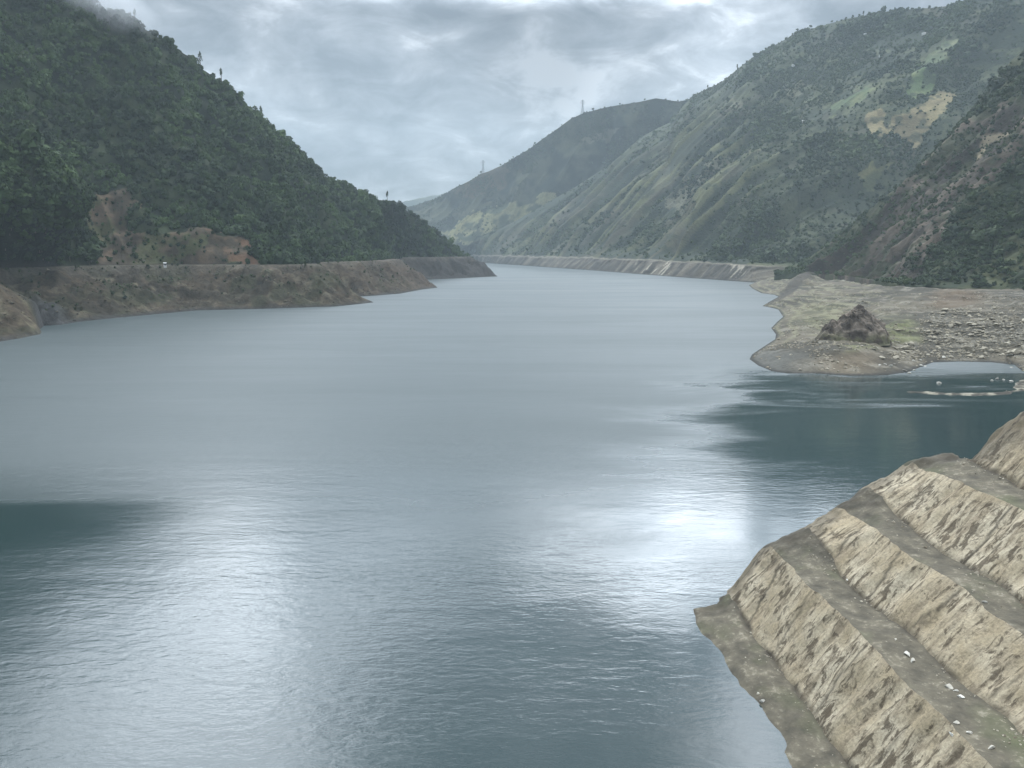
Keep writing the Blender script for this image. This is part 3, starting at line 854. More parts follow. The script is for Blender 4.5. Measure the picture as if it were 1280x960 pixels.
# trees among the fields
GF = 'trees around the tan hillside fields'
for u, v in [(1150, 142), (1156, 143), (1163, 141), (1168, 138), (1146, 145), (1160, 152), (1104, 155), (1108, 160), (1107, 150), (1120, 160), (1112, 142), (1118, 138), (1090, 175), (1062, 160), (1128, 176),
             (1138, 180), (1100, 180), (1170, 152), (1126, 128), (1119, 131), (1148, 122), (1160, 124), (1176, 100), (1045, 150), (1070, 170)]:
    plant(random.choice(['round', 'wide', 'bush']), near_point(R2, u, v) - np.array([0, 0, .8]), random.uniform(0.8, 1.4), 'dark round tree in or beside the tan hillside field', GF)
for u, v in [(1193, 98), (1197, 97), (1200, 99), (1195, 102)]:
    plant('tall', near_point(R2, u, v) - np.array([0, 0, 1]), random.uniform(1.5, 2.0), 'tall dark tree in the tight clump above the tan hillside field', 'clump of tall trees above the field')
# big bushes and trees right above the boulder flat
GN = 'trees at the foot of the near brown slope'
for k in range(62):
    u = random.uniform(1128, 1300); v = random.uniform(interp([(1128, 335), (1190, 285), (1300, 230)], u), 358)
    plant(random.choice(['bush', 'wide', 'round', 'bush']), near_point(R3, u, v) - np.array([0, 0, .8]), random.uniform(0.9, 1.6), 'bushy dark green tree at the foot of the near slope above the boulders', GN)
# nearest part of the wood
GW = 'nearest trees of the wood above the bank'
for k in range(80):
    u = random.uniform(-10, 118); v = random.uniform(interp([(-10, 215), (60, 245), (100, 285), (118, 315)], u), 331)
    plant(random.choice(['bush', 'wide', 'round', 'round']), near_point(LH, u, v) - np.array([0, 0, .8]), random.uniform(0.85, 1.45), 'leafy tree of the wood standing between the brown scar and the frame edge', GW)
for t_ in [o for o in list(COL.objects) if o.name.startswith('tree') and o.location.z < -400]:   # a kind never used
    for c in list(t_.children): bpy.data.objects.remove(c)
    bpy.data.objects.remove(t_)

# ------------------------------------------------------------------ terraced abutment
def terraced_mat(name, face):
    m, nt, p = new_mat(name)
    tc = N(nt, 'ShaderNodeTexCoord'); ob = tc.outputs['Object']
    if face:
        st = noise(nt, 1.0, 5, 0.62, ob, (0.16, 1.1, 0.16), (0, 0, R(10)), 0.5)
        st2 = noise(nt, 1.0, 6, 0.68, ob, (0.42, 1.0, 0.42), (0, 0, R(-8)), 0.6)
        pt = noise(nt, 0.13, 4, 0.6, ob)
        fine = noise(nt, 3.0, 5, 0.65, ob)
        mot = noise(nt, 0.75, 6, 0.7, ob, None, None, 0.8)
        base = mixc(nt, (0.32, 0.262, 0.172), (0.45, 0.39, 0.285), ramp(nt, pt, [(0.38, 0), (0.62, 1)]))
        c = mixc(nt, base, (0.235, 0.19, 0.13), ramp(nt, st, [(0.50, 0), (0.62, 0.85)]))
        sum_ = math_n(nt, 'ADD', math_n(nt, 'MULTIPLY', st2, 0.62), math_n(nt, 'ADD', math_n(nt, 'MULTIPLY', st, 0.16), math_n(nt, 'MULTIPLY', pt, 0.22)))
        c = mixc(nt, c, (0.085, 0.066, 0.045), ramp(nt, sum_, [(0.525, 0), (0.56, 0.85)]))
        c = mixc(nt, c, (0.15, 0.122, 0.085), ramp(nt, mot, [(0.53, 0), (0.62, 0.6)]))
        c = mixc(nt, c, ramp(nt, fine, [(0.3, 0.7), (0.7, 1.22)]), 1.0, 'MULTIPLY')
        h = math_n(nt, 'ADD', st2, math_n(nt, 'MULTIPLY', fine, 0.4))
        bd, bs = 0.25, 0.7
    else:
        n1 = noise(nt, 0.35, 5, 0.65, ob); n2 = noise(nt, 1.6, 5, 0.65, ob); n3 = noise(nt, 0.12, 3, 0.5, ob)
        c = mixc(nt, (0.062, 0.056, 0.043), (0.13, 0.114, 0.083), ramp(nt, n1, [(0.35, 0), (0.65, 1)]))
        c = mixc(nt, c, (0.09, 0.10, 0.05), ramp(nt, n3, [(0.5, 0), (0.7, 0.6)]))
        c = mixc(nt, c, (0.26, 0.235, 0.18), ramp(nt, math_n(nt, 'ADD', math_n(nt, 'MULTIPLY', n2, 0.55), math_n(nt, 'MULTIPLY', n1, 0.45)), [(0.55, 0), (0.66, 0.75)]))
        h = math_n(nt, 'ADD', n1, math_n(nt, 'MULTIPLY', n2, 0.5)); bd, bs = 0.25, 0.7
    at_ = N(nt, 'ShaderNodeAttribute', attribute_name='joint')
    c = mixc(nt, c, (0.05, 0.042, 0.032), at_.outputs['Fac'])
    nt.links.new(c, p.inputs['Base Color'])
    p.inputs['Roughness'].default_value = 0.9; p.inputs['Specular IOR Level'].default_value = 0.2
    bump(nt, p, h, bs, bd)
    return m
M_FACE = terraced_mat('weathered_concrete_face', True)
M_BENCH = terraced_mat('muddy_ledge', False)

prof = [(29, -9), (36.0, 0.2), (37.4, 0.9), (42, 1.4), (48.6, 11.0), (54.4, 11.4), (60.0, 18.0), (64.8, 18.4), (71.4, 26.0), (77.4, 26.5), (84, 36.0), (90, 36.5), (98, 48), (104, 48.5)]
kinds = ['toe', 'bench', 'bench', 'face', 'bench', 'face', 'bench', 'face', 'bench', 'face', 'bench', 'face', 'bench']
pts = []; seg = []; along_p = []
for i in range(len(prof) - 1):
    a, b = np.array(prof[i]), np.array(prof[i + 1]); n = max(2, int(np.linalg.norm(b - a) / 0.3))
    for k in range(n):
        pts.append(a + (b - a) * k / n); seg.append(i); along_p.append(k / n)
pts.append(np.array(prof[-1])); seg.append(len(kinds) - 1); along_p.append(1.0)
pts = np.array(pts); seg = np.array(seg)
ys = np.arange(40, 150, 0.4)
XP = np.repeat(pts[:, 0][None], len(ys), 0); ZP = np.repeat(pts[:, 1][None], len(ys), 0); YP = np.repeat(ys[:, None], len(pts), 1)
face_w = np.array([1.0 if kinds[s] == 'face' else 0.0 for s in seg])
fw = np.convolve(np.pad(face_w, 4, 'edge'), np.ones(9) / 9, 'valid')
# the steps soften and bend round at the far end
zsm = np.interp(pts[:, 0], [29, 36, 40, 42, 48.6, 60, 71.4, 83.5, 98, 104], [-9, 0.0, 0.9, 2.2, 10.4, 17.4, 25.0, 33.6, 44, 50])
yend = 121.0 + np.where(pts[:, 0] < 41, -1.0, 0) - 7.5 * smooth(76.5, 78.5, pts[:, 0]) + 0.8 * fbm(pts[:, 0] / 5, pts[:, 0] * 0, octv=3, seed=201)
E = YP - yend[None]
b = smooth(-15, -2, E + 2.0 * fbm(XP / 6, YP / 6, octv=2, seed=210))
b = b * (1 - 0.75 * smooth(70, 75, XP))
ZP2 = ZP * (1 - b) + zsm[None] * b - np.where(E > 0, 0.06 * E ** 2 + 0.30 * E, 0)
XX = XP + (-0.042) * YP
wav = 0.45 * fbm(YP / 18, XP / 60, octv=3, seed=202) + 0.40 * fbm(YP / 2.6, XP / 12, octv=3, seed=212)            # ragged crest and foot lines
XX = XX + wav * (0.4 + 0.6 * fw[None])
strk = ridged(YP / 3.2 + 0.10 * XP, XP / 16, 3, seed=203)
gro = fbm(YP / 1.1 + 0.1 * XP, XP / 3.0, octv=3, seed=204)
dsp = fw[None] * (0.13 * strk + 0.16 * gro + 0.2 * fbm(XP / 7, YP / 7, octv=3, seed=211)) + (1 - fw[None]) * 0.14 * fbm(XP / 1.5, YP / 1.5, octv=3, seed=205)
XX = XX - 0.75 * dsp * fw[None]; ZZ = ZP2 + dsp * 0.65 + 0.35 * fbm(XP / 9, YP / 9, octv=2, seed=206)
# outer edge of the lowest ledge is bitten away in places
bite = smooth(0.0, 0.8, fbm(YP / 11, YP * 0, octv=2, seed=207))
ZZ = ZZ - 0.5 * bite * smooth(39.5, 37, XP) * (XP < 41)
XX = XX - 1.0 * smooth(105, 113, YP) * smooth(122, 114, YP) * smooth(43, 38, XP)
# construction joints running down each face
jm = np.zeros(XX.shape)
for i in range(len(kinds)):
    if kinds[i] != 'face': continue
    rj = random.Random(40 + i); y0 = 50 + rj.uniform(0, 8)
    while y0 < 118:
        off = 0.25 * fbm(XP / 2.5, XP * 0 + y0, octv=2, seed=208) + (XP - prof[i][0]) * rj.uniform(-0.25, 0.5)
        jm = np.maximum(jm, (seg == i)[None] * smooth(0.32, 0.1, np.abs(YP - y0 - off)) * rj.uniform(0.4, 0.9))
        y0 += rj.uniform(9, 17)
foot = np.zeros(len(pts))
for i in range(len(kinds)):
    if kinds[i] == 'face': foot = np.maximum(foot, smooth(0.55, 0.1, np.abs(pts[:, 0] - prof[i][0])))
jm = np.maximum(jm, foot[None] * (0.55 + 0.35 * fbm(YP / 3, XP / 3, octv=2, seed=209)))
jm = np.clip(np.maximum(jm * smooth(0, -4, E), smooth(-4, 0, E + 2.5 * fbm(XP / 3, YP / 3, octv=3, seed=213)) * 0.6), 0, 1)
ZZ = ZZ - 0.10 * jm * (E < -4) + 0.28 * smooth(-6, -2, E) * smooth(40, 44, XP) * fbm(XP / 1.6, YP / 1.6, octv=3, seed=214)
G = np.stack([XX, YP, ZZ], -1)
org = np.array([36.0, 80.0, 0.0])
terr = empty('terraced_slope', org, 0, 'pale stepped slope of four concrete faces and muddy ledges rising from the water', 'terraced slope')
def part(name, cols, mat):
    c0, c1 = cols
    sub = (G[:, c0:c1 + 1] - org)
    nr, nc = sub.shape[:2]
    me = raw_mesh(name, sub.reshape(-1, 3), grid_faces(nr, nc), mat, True)
    set_float(me, jm[:, c0:c1 + 1].ravel(), 'joint')
    return link(name, me, terr)
i = 0
while i < len(kinds):
    j = i
    k = 'bench' if kinds[i] == 'toe' else kinds[i]
    while j + 1 < len(kinds) and ('bench' if kinds[j + 1] == 'toe' else kinds[j + 1]) == k: j += 1
    c0 = int(np.nonzero(seg == i)[0][0]); last = np.nonzero(seg == j)[0][-1]
    c1 = min(int(last) + 1, len(pts) - 1)
    part('concrete_face' if k == 'face' else 'ledge', (c0, c1), M_FACE if k == 'face' else M_BENCH)
    i = j + 1

def on_terrace(u, v):
    rel = G - CAM; dep = rel[..., 1] * CT - rel[..., 2] * ST; up = rel[..., 1] * ST + rel[..., 2] * CT
    d = (640 + F * rel[..., 0] / dep - u) ** 2 + (480 - F * up / dep - v) ** 2
    return G[np.unravel_index(np.argmin(d), d.shape)]

# ------------------------------------------------------------------ rocks
def rock_mesh(seed, mat, flat=0.7, cuts=9):
    import bmesh
    rng = np.random.default_rng(seed)
    bm = bmesh.new(); bmesh.ops.create_icosphere(bm, subdivisions=3, radius=1.0)
    V = np.array([v.co[:] for v in bm.verts])
    for k in range(cuts):                                   # plane cuts give flat broken faces
        d = rng.normal(size=3); d /= np.linalg.norm(d); c = rng.uniform(0.45, 0.8)
        h = V @ d; V = V - np.outer(np.maximum(h - c, 0), d) * 0.95
    V = V * (1 + 0.05 * vnoise(V[:, 0] * 3, V[:, 1] * 3, V[:, 2] * 3, seed)[:, None])
    V = V * [1.0, rng.uniform(0.6, 0.95), flat]
    for v, c in zip(bm.verts, V): v.co = c
    me = bpy.data.meshes.new('boulder'); bm.to_mesh(me); bm.free(); me.materials.append(mat)
    return me
def rock_mat(name, a, b):
    m, nt, p = new_mat(name)
    oi = N(nt, 'ShaderNodeObjectInfo'); n1 = noise(nt, 2.2, 6, 0.65)
    c = mixc(nt, a, b, oi.outputs['Random'])
    c = mixc(nt, c, ramp(nt, n1, [(0.3, 0.6), (0.7, 1.25)]), 1.0, 'MULTIPLY')
    nt.links.new(c, p.inputs['Base Color']); p.inputs['Roughness'].default_value = 0.9
    bump(nt, p, n1, 0.7, 0.12)
    return m
M_ROCK = rock_mat('pale_rock', (0.16, 0.14, 0.10), (0.36, 0.325, 0.25))
M_ROCKW = rock_mat('whitish_rock', (0.26, 0.25, 0.21), (0.42, 0.40, 0.35))
rocks = [rock_mesh(400 + k, M_ROCK, random.uniform(0.55, 0.85)) for k in range(8)]
rocksw = [rock_mesh(450 + k, M_ROCKW, random.uniform(0.45, 0.7)) for k in range(4)]
def put_rock(p, s, label, group=None, white=False, sink=0.2, sc=None):
    o = link('boulder', random.choice(rocksw if white else rocks), None, (p[0], p[1], p[2] + s * 0.35 - sink * s))
    o.rotation_euler = (random.uniform(-.3, .3), random.uniform(-.3, .3), random.uniform(0, 6.28))
    o.scale = sc if sc else (s, s * random.uniform(0.8, 1.2), s * random.uniform(0.7, 1.1))
    return tag(o, label, 'boulder', group)
GB = 'pale boulders of the rubble field'
field = [(1148, 398), (1170, 390), (1215, 386), (1262, 385), (1290, 398), (1300, 448), (1240, 449), (1160, 448), (1128, 452), (1098, 450), (1120, 436), (1150, 425)]
cnt = 0; pu = []; pv = []
while cnt < 235:
    u = random.uniform(1095, 1300); v = 385 + 65 * random.random() ** 0.9
    if inpoly(np.array([u]), np.array([v]), field)[0]: pu.append(u); pv.append(v); cnt += 1
Q = on_flat(pu, pv)
for p, v in zip(Q, pv):
    put_rock(p, min(2.6, random.lognormvariate(math.log(1.15), 0.38)), 'pale angular boulder in the rubble field between the dark mound and the inlet', GB)
GS = 'boulders scattered on the gravel flat'
pu = [random.uniform(985, 1120) for _ in range(40)]; pv = [random.uniform(400, 466) for _ in range(40)]
for p in on_flat(pu, pv):
    if p[2] > 0.3: put_rock(p, random.uniform(0.4, 1.0), 'small boulder on the gravel flat between the dark mound and the lake', GS)
GE = 'whitish boulders at the edge of the inlet'
for u, v, s in [(1100, 458, 1.3), (1106, 457, 1.0), (1113, 458, 1.4), (1118, 456, 0.9), (1131, 465, 1.2), (1137, 467, 1.4), (1143, 464, 1.1), (1152, 458, 1.5), (1157, 459, 1.2), (1167, 460, 1.3), (1172, 459, 1.6),
                (1178, 460, 1.4), (1180, 449, 1.5), (1186, 447, 1.0), (1150, 451, 1.1), (1142, 452, 1.2), (1240, 476, 1.0), (1247, 474, 1.3), (1254, 475, 1.0), (1264, 477, 1.2), (1270, 482, 1.0), (1258, 490, 1.1), (1265, 461, 1.5)]:
    p = on_flat(u, v)[0] if v < 466 else on(u, v)
    put_rock(p, s, 'whitish boulder at the water edge of the small inlet', GE, True)
p = on(1173, 479); put_rock(p, 1.4, 'single whitish boulder standing in the shallow inlet water', None, True)
p = on_flat(1262, 452)[0]; put_rock(p + np.array([0, 0, 1.6]), 3.2, 'largest flat whitish slab overhanging a dark gap at the inlet', None, True, 0.0, (4.6, 2.4, 1.3))
p = on_flat(1181, 389)[0]; put_rock(p, 2.2, 'pale boulder standing alone at the top edge of the rubble field')
# stones too many to count
n = 16000
pu = RNG.uniform(940, 1310, n); pv = 366 + 103 * RNG.random(n)
Q = on_flat(pu, pv); zf, df = flat_z(Q[:, 0], Q[:, 1])
dens = smooth(-0.3, 0.4, fbm(Q[:, 0] / 22, Q[:, 1] / 22, octv=3, seed=220)) + 0.8 * inpoly(pu, pv, field)
k = (df > 0.5) & (RNG.random(n) < dens * 0.7) & (Q[:, 1] < 900)
Q = Q[k]
base = np.array([(1, 0, 0), (-.9, .1, .1), (.1, .9, 0), (0, -1, .1), (.1, 0, .75), (0, 0, -.5)])
fi = np.array([(0, 2, 4), (2, 1, 4), (1, 3, 4), (3, 0, 4), (2, 0, 5), (1, 2, 5), (3, 1, 5), (0, 3, 5)])
ang = RNG.uniform(0, 6.283, len(Q)); c, s = np.cos(ang), np.sin(ang); sz = RNG.lognormal(math.log(0.5), 0.45, len(Q))
B = base[None] * (1 + RNG.uniform(-.35, .35, (len(Q), 6, 3)))
V = np.stack([(B[..., 0] * c[:, None] - B[..., 1] * s[:, None]), (B[..., 0] * s[:, None] + B[..., 1] * c[:, None]), B[..., 2] * 0.8], -1) * sz[:, None, None] + Q[:, None]
fa = (fi[None] + (np.arange(len(Q)) * 6)[:, None, None]).reshape(-1, 3)
M_STONE = terrain_mat('loose_stones', 0.8, 0.3, 0.1)
me = raw_mesh('gravel', V.reshape(-1, 3), fa, M_STONE, False)
cc = lerp((0.10, 0.088, 0.065), (0.32, 0.285, 0.215), RNG.random(len(Q)))
set_color(me, np.repeat(cc, 6, 0))
tag(link('gravel', me), 'countless small pale stones strewn over the exposed flat', 'gravel', kind='stuff')

# dark rock mound on the flat
def mound():
    c = on_flat(1076, 426)[0]
    n = 140; r = np.linspace(0, 1, 70); a = np.linspace(0, 2 * math.pi, n, endpoint=False)
    Rr, A = np.meshgrid(r, a, indexing='ij')
    wx, wy = 22.0, 16.0
    X = Rr * np.cos(A) * wx * (1 + 0.10 * vnoise(np.cos(A) * 2, np.sin(A) * 2, None, 230)); Y = Rr * np.sin(A) * wy
    H = 20.5
    # steep peak to the right of the middle, a shoulder running down to the left
    pk = np.hypot((X - 2.5) / 17.5, Y / 15.0); sh = np.hypot((X + 10.5) / 11.5, Y / 13.0)
    Z = np.maximum(H * np.clip(1 - pk, 0, 1) ** 0.66, 10.5 * np.clip(1 - sh ** 1.6, 0, 1))
    rk = ridged(X / 6 + 0.3 * Z / 6, Y / 6, 3, seed=231)
    Z = Z + smooth(0.98, 0.7, Rr) * (1.7 * rk + 1.2 * ridged(X / 2.8 + Z / 4, Y / 2.8, 3, seed=232)) * (0.45 + 0.55 * smooth(H, H * 0.6, Z)) - 2.2 * smooth(0.85, 1.0, Rr)
    Z = Z + 2.6 * fbm(X / 6.5, Y / 6.5, octv=3, seed=236) * smooth(1.0, 0.7, Rr)
    X = X + 1.1 * fbm(X / 3, Z / 3, Y / 3, 3, seed=233) * smooth(0, .2, Rr)
    V = np.stack([X, Y, Z], -1).reshape(-1, 3)
    i = np.arange(70 * n).reshape(70, n); i2 = np.roll(i, -1, 1)
    f = np.stack([i[:-1], i[1:], i2[1:], i2[:-1]], -1).reshape(-1, 4)
    m = terrain_mat('dark_mound_rock', 0.45, 0.5, 0.8)
    me = raw_mesh('rock_mound', V, f, m, True)
    x, y, z = V.T
    nn = fbm(x / 4, y / 4, z / 4, 3, seed=234)
    cc = lerp((0.06, 0.05, 0.041), (0.185, 0.155, 0.125), smooth(-.5, .6, nn))
    cc = lerp(cc, (0.10, 0.105, 0.05), smooth(6, 1, z) * smooth(-.3, .4, nn) * 0.7)
    cc = lerp(cc, (0.3, 0.28, 0.24), smooth(2.2, 1.0, np.hypot(x + 1.5, (z - 21) * 1.4)) * (y < 0) * 0.7)
    set_color(me, cc)
    o = link('rock_mound', me, None, c + np.array([0, 9, 0]))
    tag(o, 'dark pointed rock mound standing alone on the gravel flat', 'rock mound')
mound()

pu = [1020 + 100 * k / 44 + random.uniform(-4, 4) for k in range(45)]; pv = [431 + random.uniform(-5, 8) for k in range(45)]
for p in on_flat(pu, pv):
    put_rock(p, random.uniform(0.35, 1.15), 'broken stone lying in the debris around the foot of the dark mound', 'debris stones round the mound')
# loose stones over the exposed left bank
n = 26000
bx = RNG.uniform(-560, -40, n); by = RNG.uniform(440, 1300, n); bz, bt, bd = left_bank_z(bx, by)
k = (bt > 0.02) & (bt < 0.99) & (bd > 0.5) & (fbm(bx / 18, by / 18, octv=3, seed=245) + RNG.normal(0, .25, n) > 0.0)
Q = np.stack([bx, by, bz], -1)[k]
ang = RNG.uniform(0, 6.283, len(Q)); c, s = np.cos(ang), np.sin(ang); sz = np.clip(RNG.lognormal(math.log(0.75), 0.45, len(Q)), 0.2, 2.4)
B = base[None] * (1 + RNG.uniform(-.35, .35, (len(Q), 6, 3)))
V = np.stack([(B[..., 0] * c[:, None] - B[..., 1] * s[:, None]), (B[..., 0] * s[:, None] + B[..., 1] * c[:, None]), B[..., 2] * 0.8], -1) * sz[:, None, None] + Q[:, None]
fa = (fi[None] + (np.arange(len(Q)) * 6)[:, None, None]).reshape(-1, 3)
me = raw_mesh('gravel', V.reshape(-1, 3), fa, M_STONE, False)
set_color(me, np.repeat(lerp((0.025, 0.021, 0.016), (0.15, 0.128, 0.09), RNG.random(len(Q)) ** 1.8), 6, 0))
tag(link('gravel', me), 'loose brown stones covering the exposed lake bank below the wooded hill', 'gravel', kind='stuff')

# rubble on the ledges
M_RUB = rock_mat('broken_concrete', (0.42, 0.39, 0.32), (0.6, 0.58, 0.52))
rub = [rock_mesh(480 + k, M_RUB, 0.6, 12) for k in range(4)]
GRB = 'broken concrete lumps on the terrace ledges'
for u, v, s in [(1128, 813, .42), (1135, 818, .5), (1141, 826, .45), (1145, 822, .3), (1172, 850, .35), (1179, 857, .4), (1187, 860, .45), (1194, 864, .3), (1200, 872, .35), (1205, 868, .25),
                (1195, 905, .3), (1212, 915, .4), (1188, 918, .3), (953, 877, .4), (956, 884, .3), (1090, 752, .25), (1128, 770, .3), (1060, 725, .25), (1230, 752, .3), (1120, 800, .25), (1240, 935, .35), (1152, 838, .25), (948, 868, .25)]:
    p = on_terrace(u, v)
    o = link('rubble_block', random.choice(rub), None, (p[0], p[1], p[2] + s * 0.25)); o.scale = (s * 1.25, s, s * random.uniform(.7, 1.1))
    o.rotation_euler = (random.uniform(-.3, .3), random.uniform(-.3, .3), random.uniform(0, 6.28))
    tag(o, 'lump of broken whitish concrete lying on a ledge of the stepped slope', 'rubble', GRB)

# fallen fragments along the foot of every face, too many to count
toes = [int(np.nonzero(seg == i)[0][0]) for i in range(len(kinds)) if kinds[i] == 'face' and prof[i][0] < 80]
fr = []
for c in toes:
    for k in range(330):
        i_ = RNG.integers(20, 195); j_ = max(0, c - int(abs(RNG.normal(0, 5.0))))
        if fbm(np.array([ys[i_] / 5.0]), np.array([c * 1.0]), octv=2, seed=240)[0] + RNG.normal(0, .35) > -0.05:
            fr.append(G[i_, j_] + np.array([RNG.uniform(-.2, .2), RNG.uniform(-.2, .2), 0.02]))
fr = np.array(fr)
ang = RNG.uniform(0, 6.283, len(fr)); c, s = np.cos(ang), np.sin(ang); sz = RNG.lognormal(math.log(0.10), 0.5, len(fr))
B = base[None] * (1 + RNG.uniform(-.35, .35, (len(fr), 6, 3)))
V = np.stack([(B[..., 0] * c[:, None] - B[..., 1] * s[:, None]), (B[..., 0] * s[:, None] + B[..., 1] * c[:, None]), B[..., 2] * 0.8], -1) * sz[:, None, None] + fr[:, None]
fa = (fi[None] + (np.arange(len(fr)) * 6)[:, None, None]).reshape(-1, 3)
me = raw_mesh('gravel', V.reshape(-1, 3), fa, M_STONE, False)
set_color(me, np.repeat(lerp((0.13, 0.11, 0.08), (0.42, 0.38, 0.30), RNG.random(len(fr))), 6, 0))
tag(link('gravel', me), 'small broken fragments gathered along the foot of each stepped concrete face', 'gravel', kind='stuff')

# ------------------------------------------------------------------ pylons, hut, houses
def pylon(loc, h, label):
    root = empty('transmission_tower', loc, 0.3, label, 'pylon')
    b = MB(); w0, w1 = h * 0.095, h * 0.02
    wd = lambda z: w0 + (w1 - w0) * min(1, z / (h * 0.72)) if z < h * 0.72 else w1
    lv = [0, .14, .27, .39, .50, .60, .68, .75, .82, .89, .95, 1.0]
    cr = [(-1, -1), (1, -1), (1, 1), (-1, 1)]
    for i in range(len(lv) - 1):
        z0, z1 = lv[i] * h, lv[i + 1] * h; a, c = wd(z0), wd(z1) if lv[i + 1] < 1 else w1 * 0.4
        for k in range(4):
            p, q = cr[k], cr[(k + 1) % 4]
            P0 = (p[0] * a, p[1] * a, z0); P1 = (p[0] * c, p[1] * c, z1); Q0 = (q[0] * a, q[1] * a, z0); Q1 = (q[0] * c, q[1] * c, z1)
            b.tube([P0, P1], h * 0.008, 4); b.tube([P0, Q1], h * 0.0045, 4); b.tube([Q0, P1], h * 0.0045, 4); b.tube([P1, Q1], h * 0.0045, 4)
    b.build('lattice_mast', M_STEEL, root)
    for z, L in ((0.70, 0.15), (0.80, 0.19), (0.90, 0.14)):
        a = MB()
        for s in (-1, 1):
            tipp = (s * L * h, 0, z * h + 0.006 * h)
            for dy in (-1, 1):
                a.tube([(s * w1, dy * w1, z * h), tipp], h * 0.006, 4); a.tube([(s * w1, dy * w1, z * h + 0.05 * h), tipp], h * 0.005, 4)
            for t in (.35, .65):
                x = s * (w1 + (L * h - w1) * t); a.tube([(x, 0, z * h), (x, 0, z * h + 0.05 * h * (1 - t))], h * 0.004, 4)
        arm = a.build('cross_arm', M_STEEL, root)
        for s in (-1, 1):
            c = MB(); c.tube([(s * L * h, 0, z * h), (s * L * h, 0, z * h - 0.05 * h)], [h * 0.006, h * 0.006], 6)
            c.build('insulator', M_INSUL, arm)
    return root
pylon(crest_point(R1, 728) - np.array([0, 0, 1.5]), 62, 'grey lattice pylon on the higher shoulder of the hazy far ridge')
pylon(crest_point(R1, 603) - np.array([0, 0, 1.5]), 64, 'faint lattice pylon low on the far ridge near the valley gap')

def house(loc, w, d, h, rz, label, name='farmhouse', cat='house'):
    root = empty(name, loc, rz, label, cat, 'small pale buildings on the farmed slope' if name == 'farmhouse' else None)
    b = MB(); b.box((0, 0, h / 2 - 1.0), (w, d, h + 2)); b.build('wall', M_WHITE, root)
    r = MB(); o = 0.4
    v = [(-w / 2 - o, -d / 2 - o, h), (w / 2 + o, -d / 2 - o, h), (w / 2 + o, d / 2 + o, h), (-w / 2 - o, d / 2 + o, h), (-w / 2 - o, 0, h + d * 0.28), (w / 2 + o, 0, h + d * 0.28)]
    r.add(v, [(0, 1, 5, 4), (2, 3, 4, 5), (0, 4, 3), (1, 2, 5), (3, 2, 1, 0)])
    rf = r.build('roof', M_ROOF, root); rf.location.z = 0.003
    g = MB(); g.box((0.0, -d / 2 - 0.03, h * 0.36), (1.0, 0.1, h * 0.72)); g.build('door', M_DARK, root)
    for x in (-w * 0.3, w * 0.3):
        g = MB(); g.box((x, -d / 2 - 0.03, h * 0.55), (1.1, 0.1, 1.0)); g.build('window', M_DARK, root)
    return root
for u, v, w, lb in ((1154, 43, 13, 'small pale house highest on the farmed slope near the skyline'), (1100, 71, 11, 'small pale house in the dark upper slope above the green fields'),
                    (1122, 76, 10, 'small pale house beside another on the dark upper slope'), (991, 83, 12, 'small pale house close under the skyline over the wide gullied slope'),
                    (1081, 44, 9, 'tiny pale house just below the tree-lined crest'), (1004, 153, 11, 'small pale house in the middle of the scrubby slope')):
    p = near_point(R2, u, v); house(p + np.array([0, -2, 0.2]), w * 0.72, 5.5, 3.2, random.uniform(-.4, .4), lb)
p = at(206, 328, 790); z_, t_, d_ = left_bank_z(np.array([p[0]]), np.array([p[1]]))
house((p[0], p[1], FSL), 2.6, 2.4, 2.6, 0.5, 'tiny white hut on the shore track below the brown scar', 'hut', 'hut')

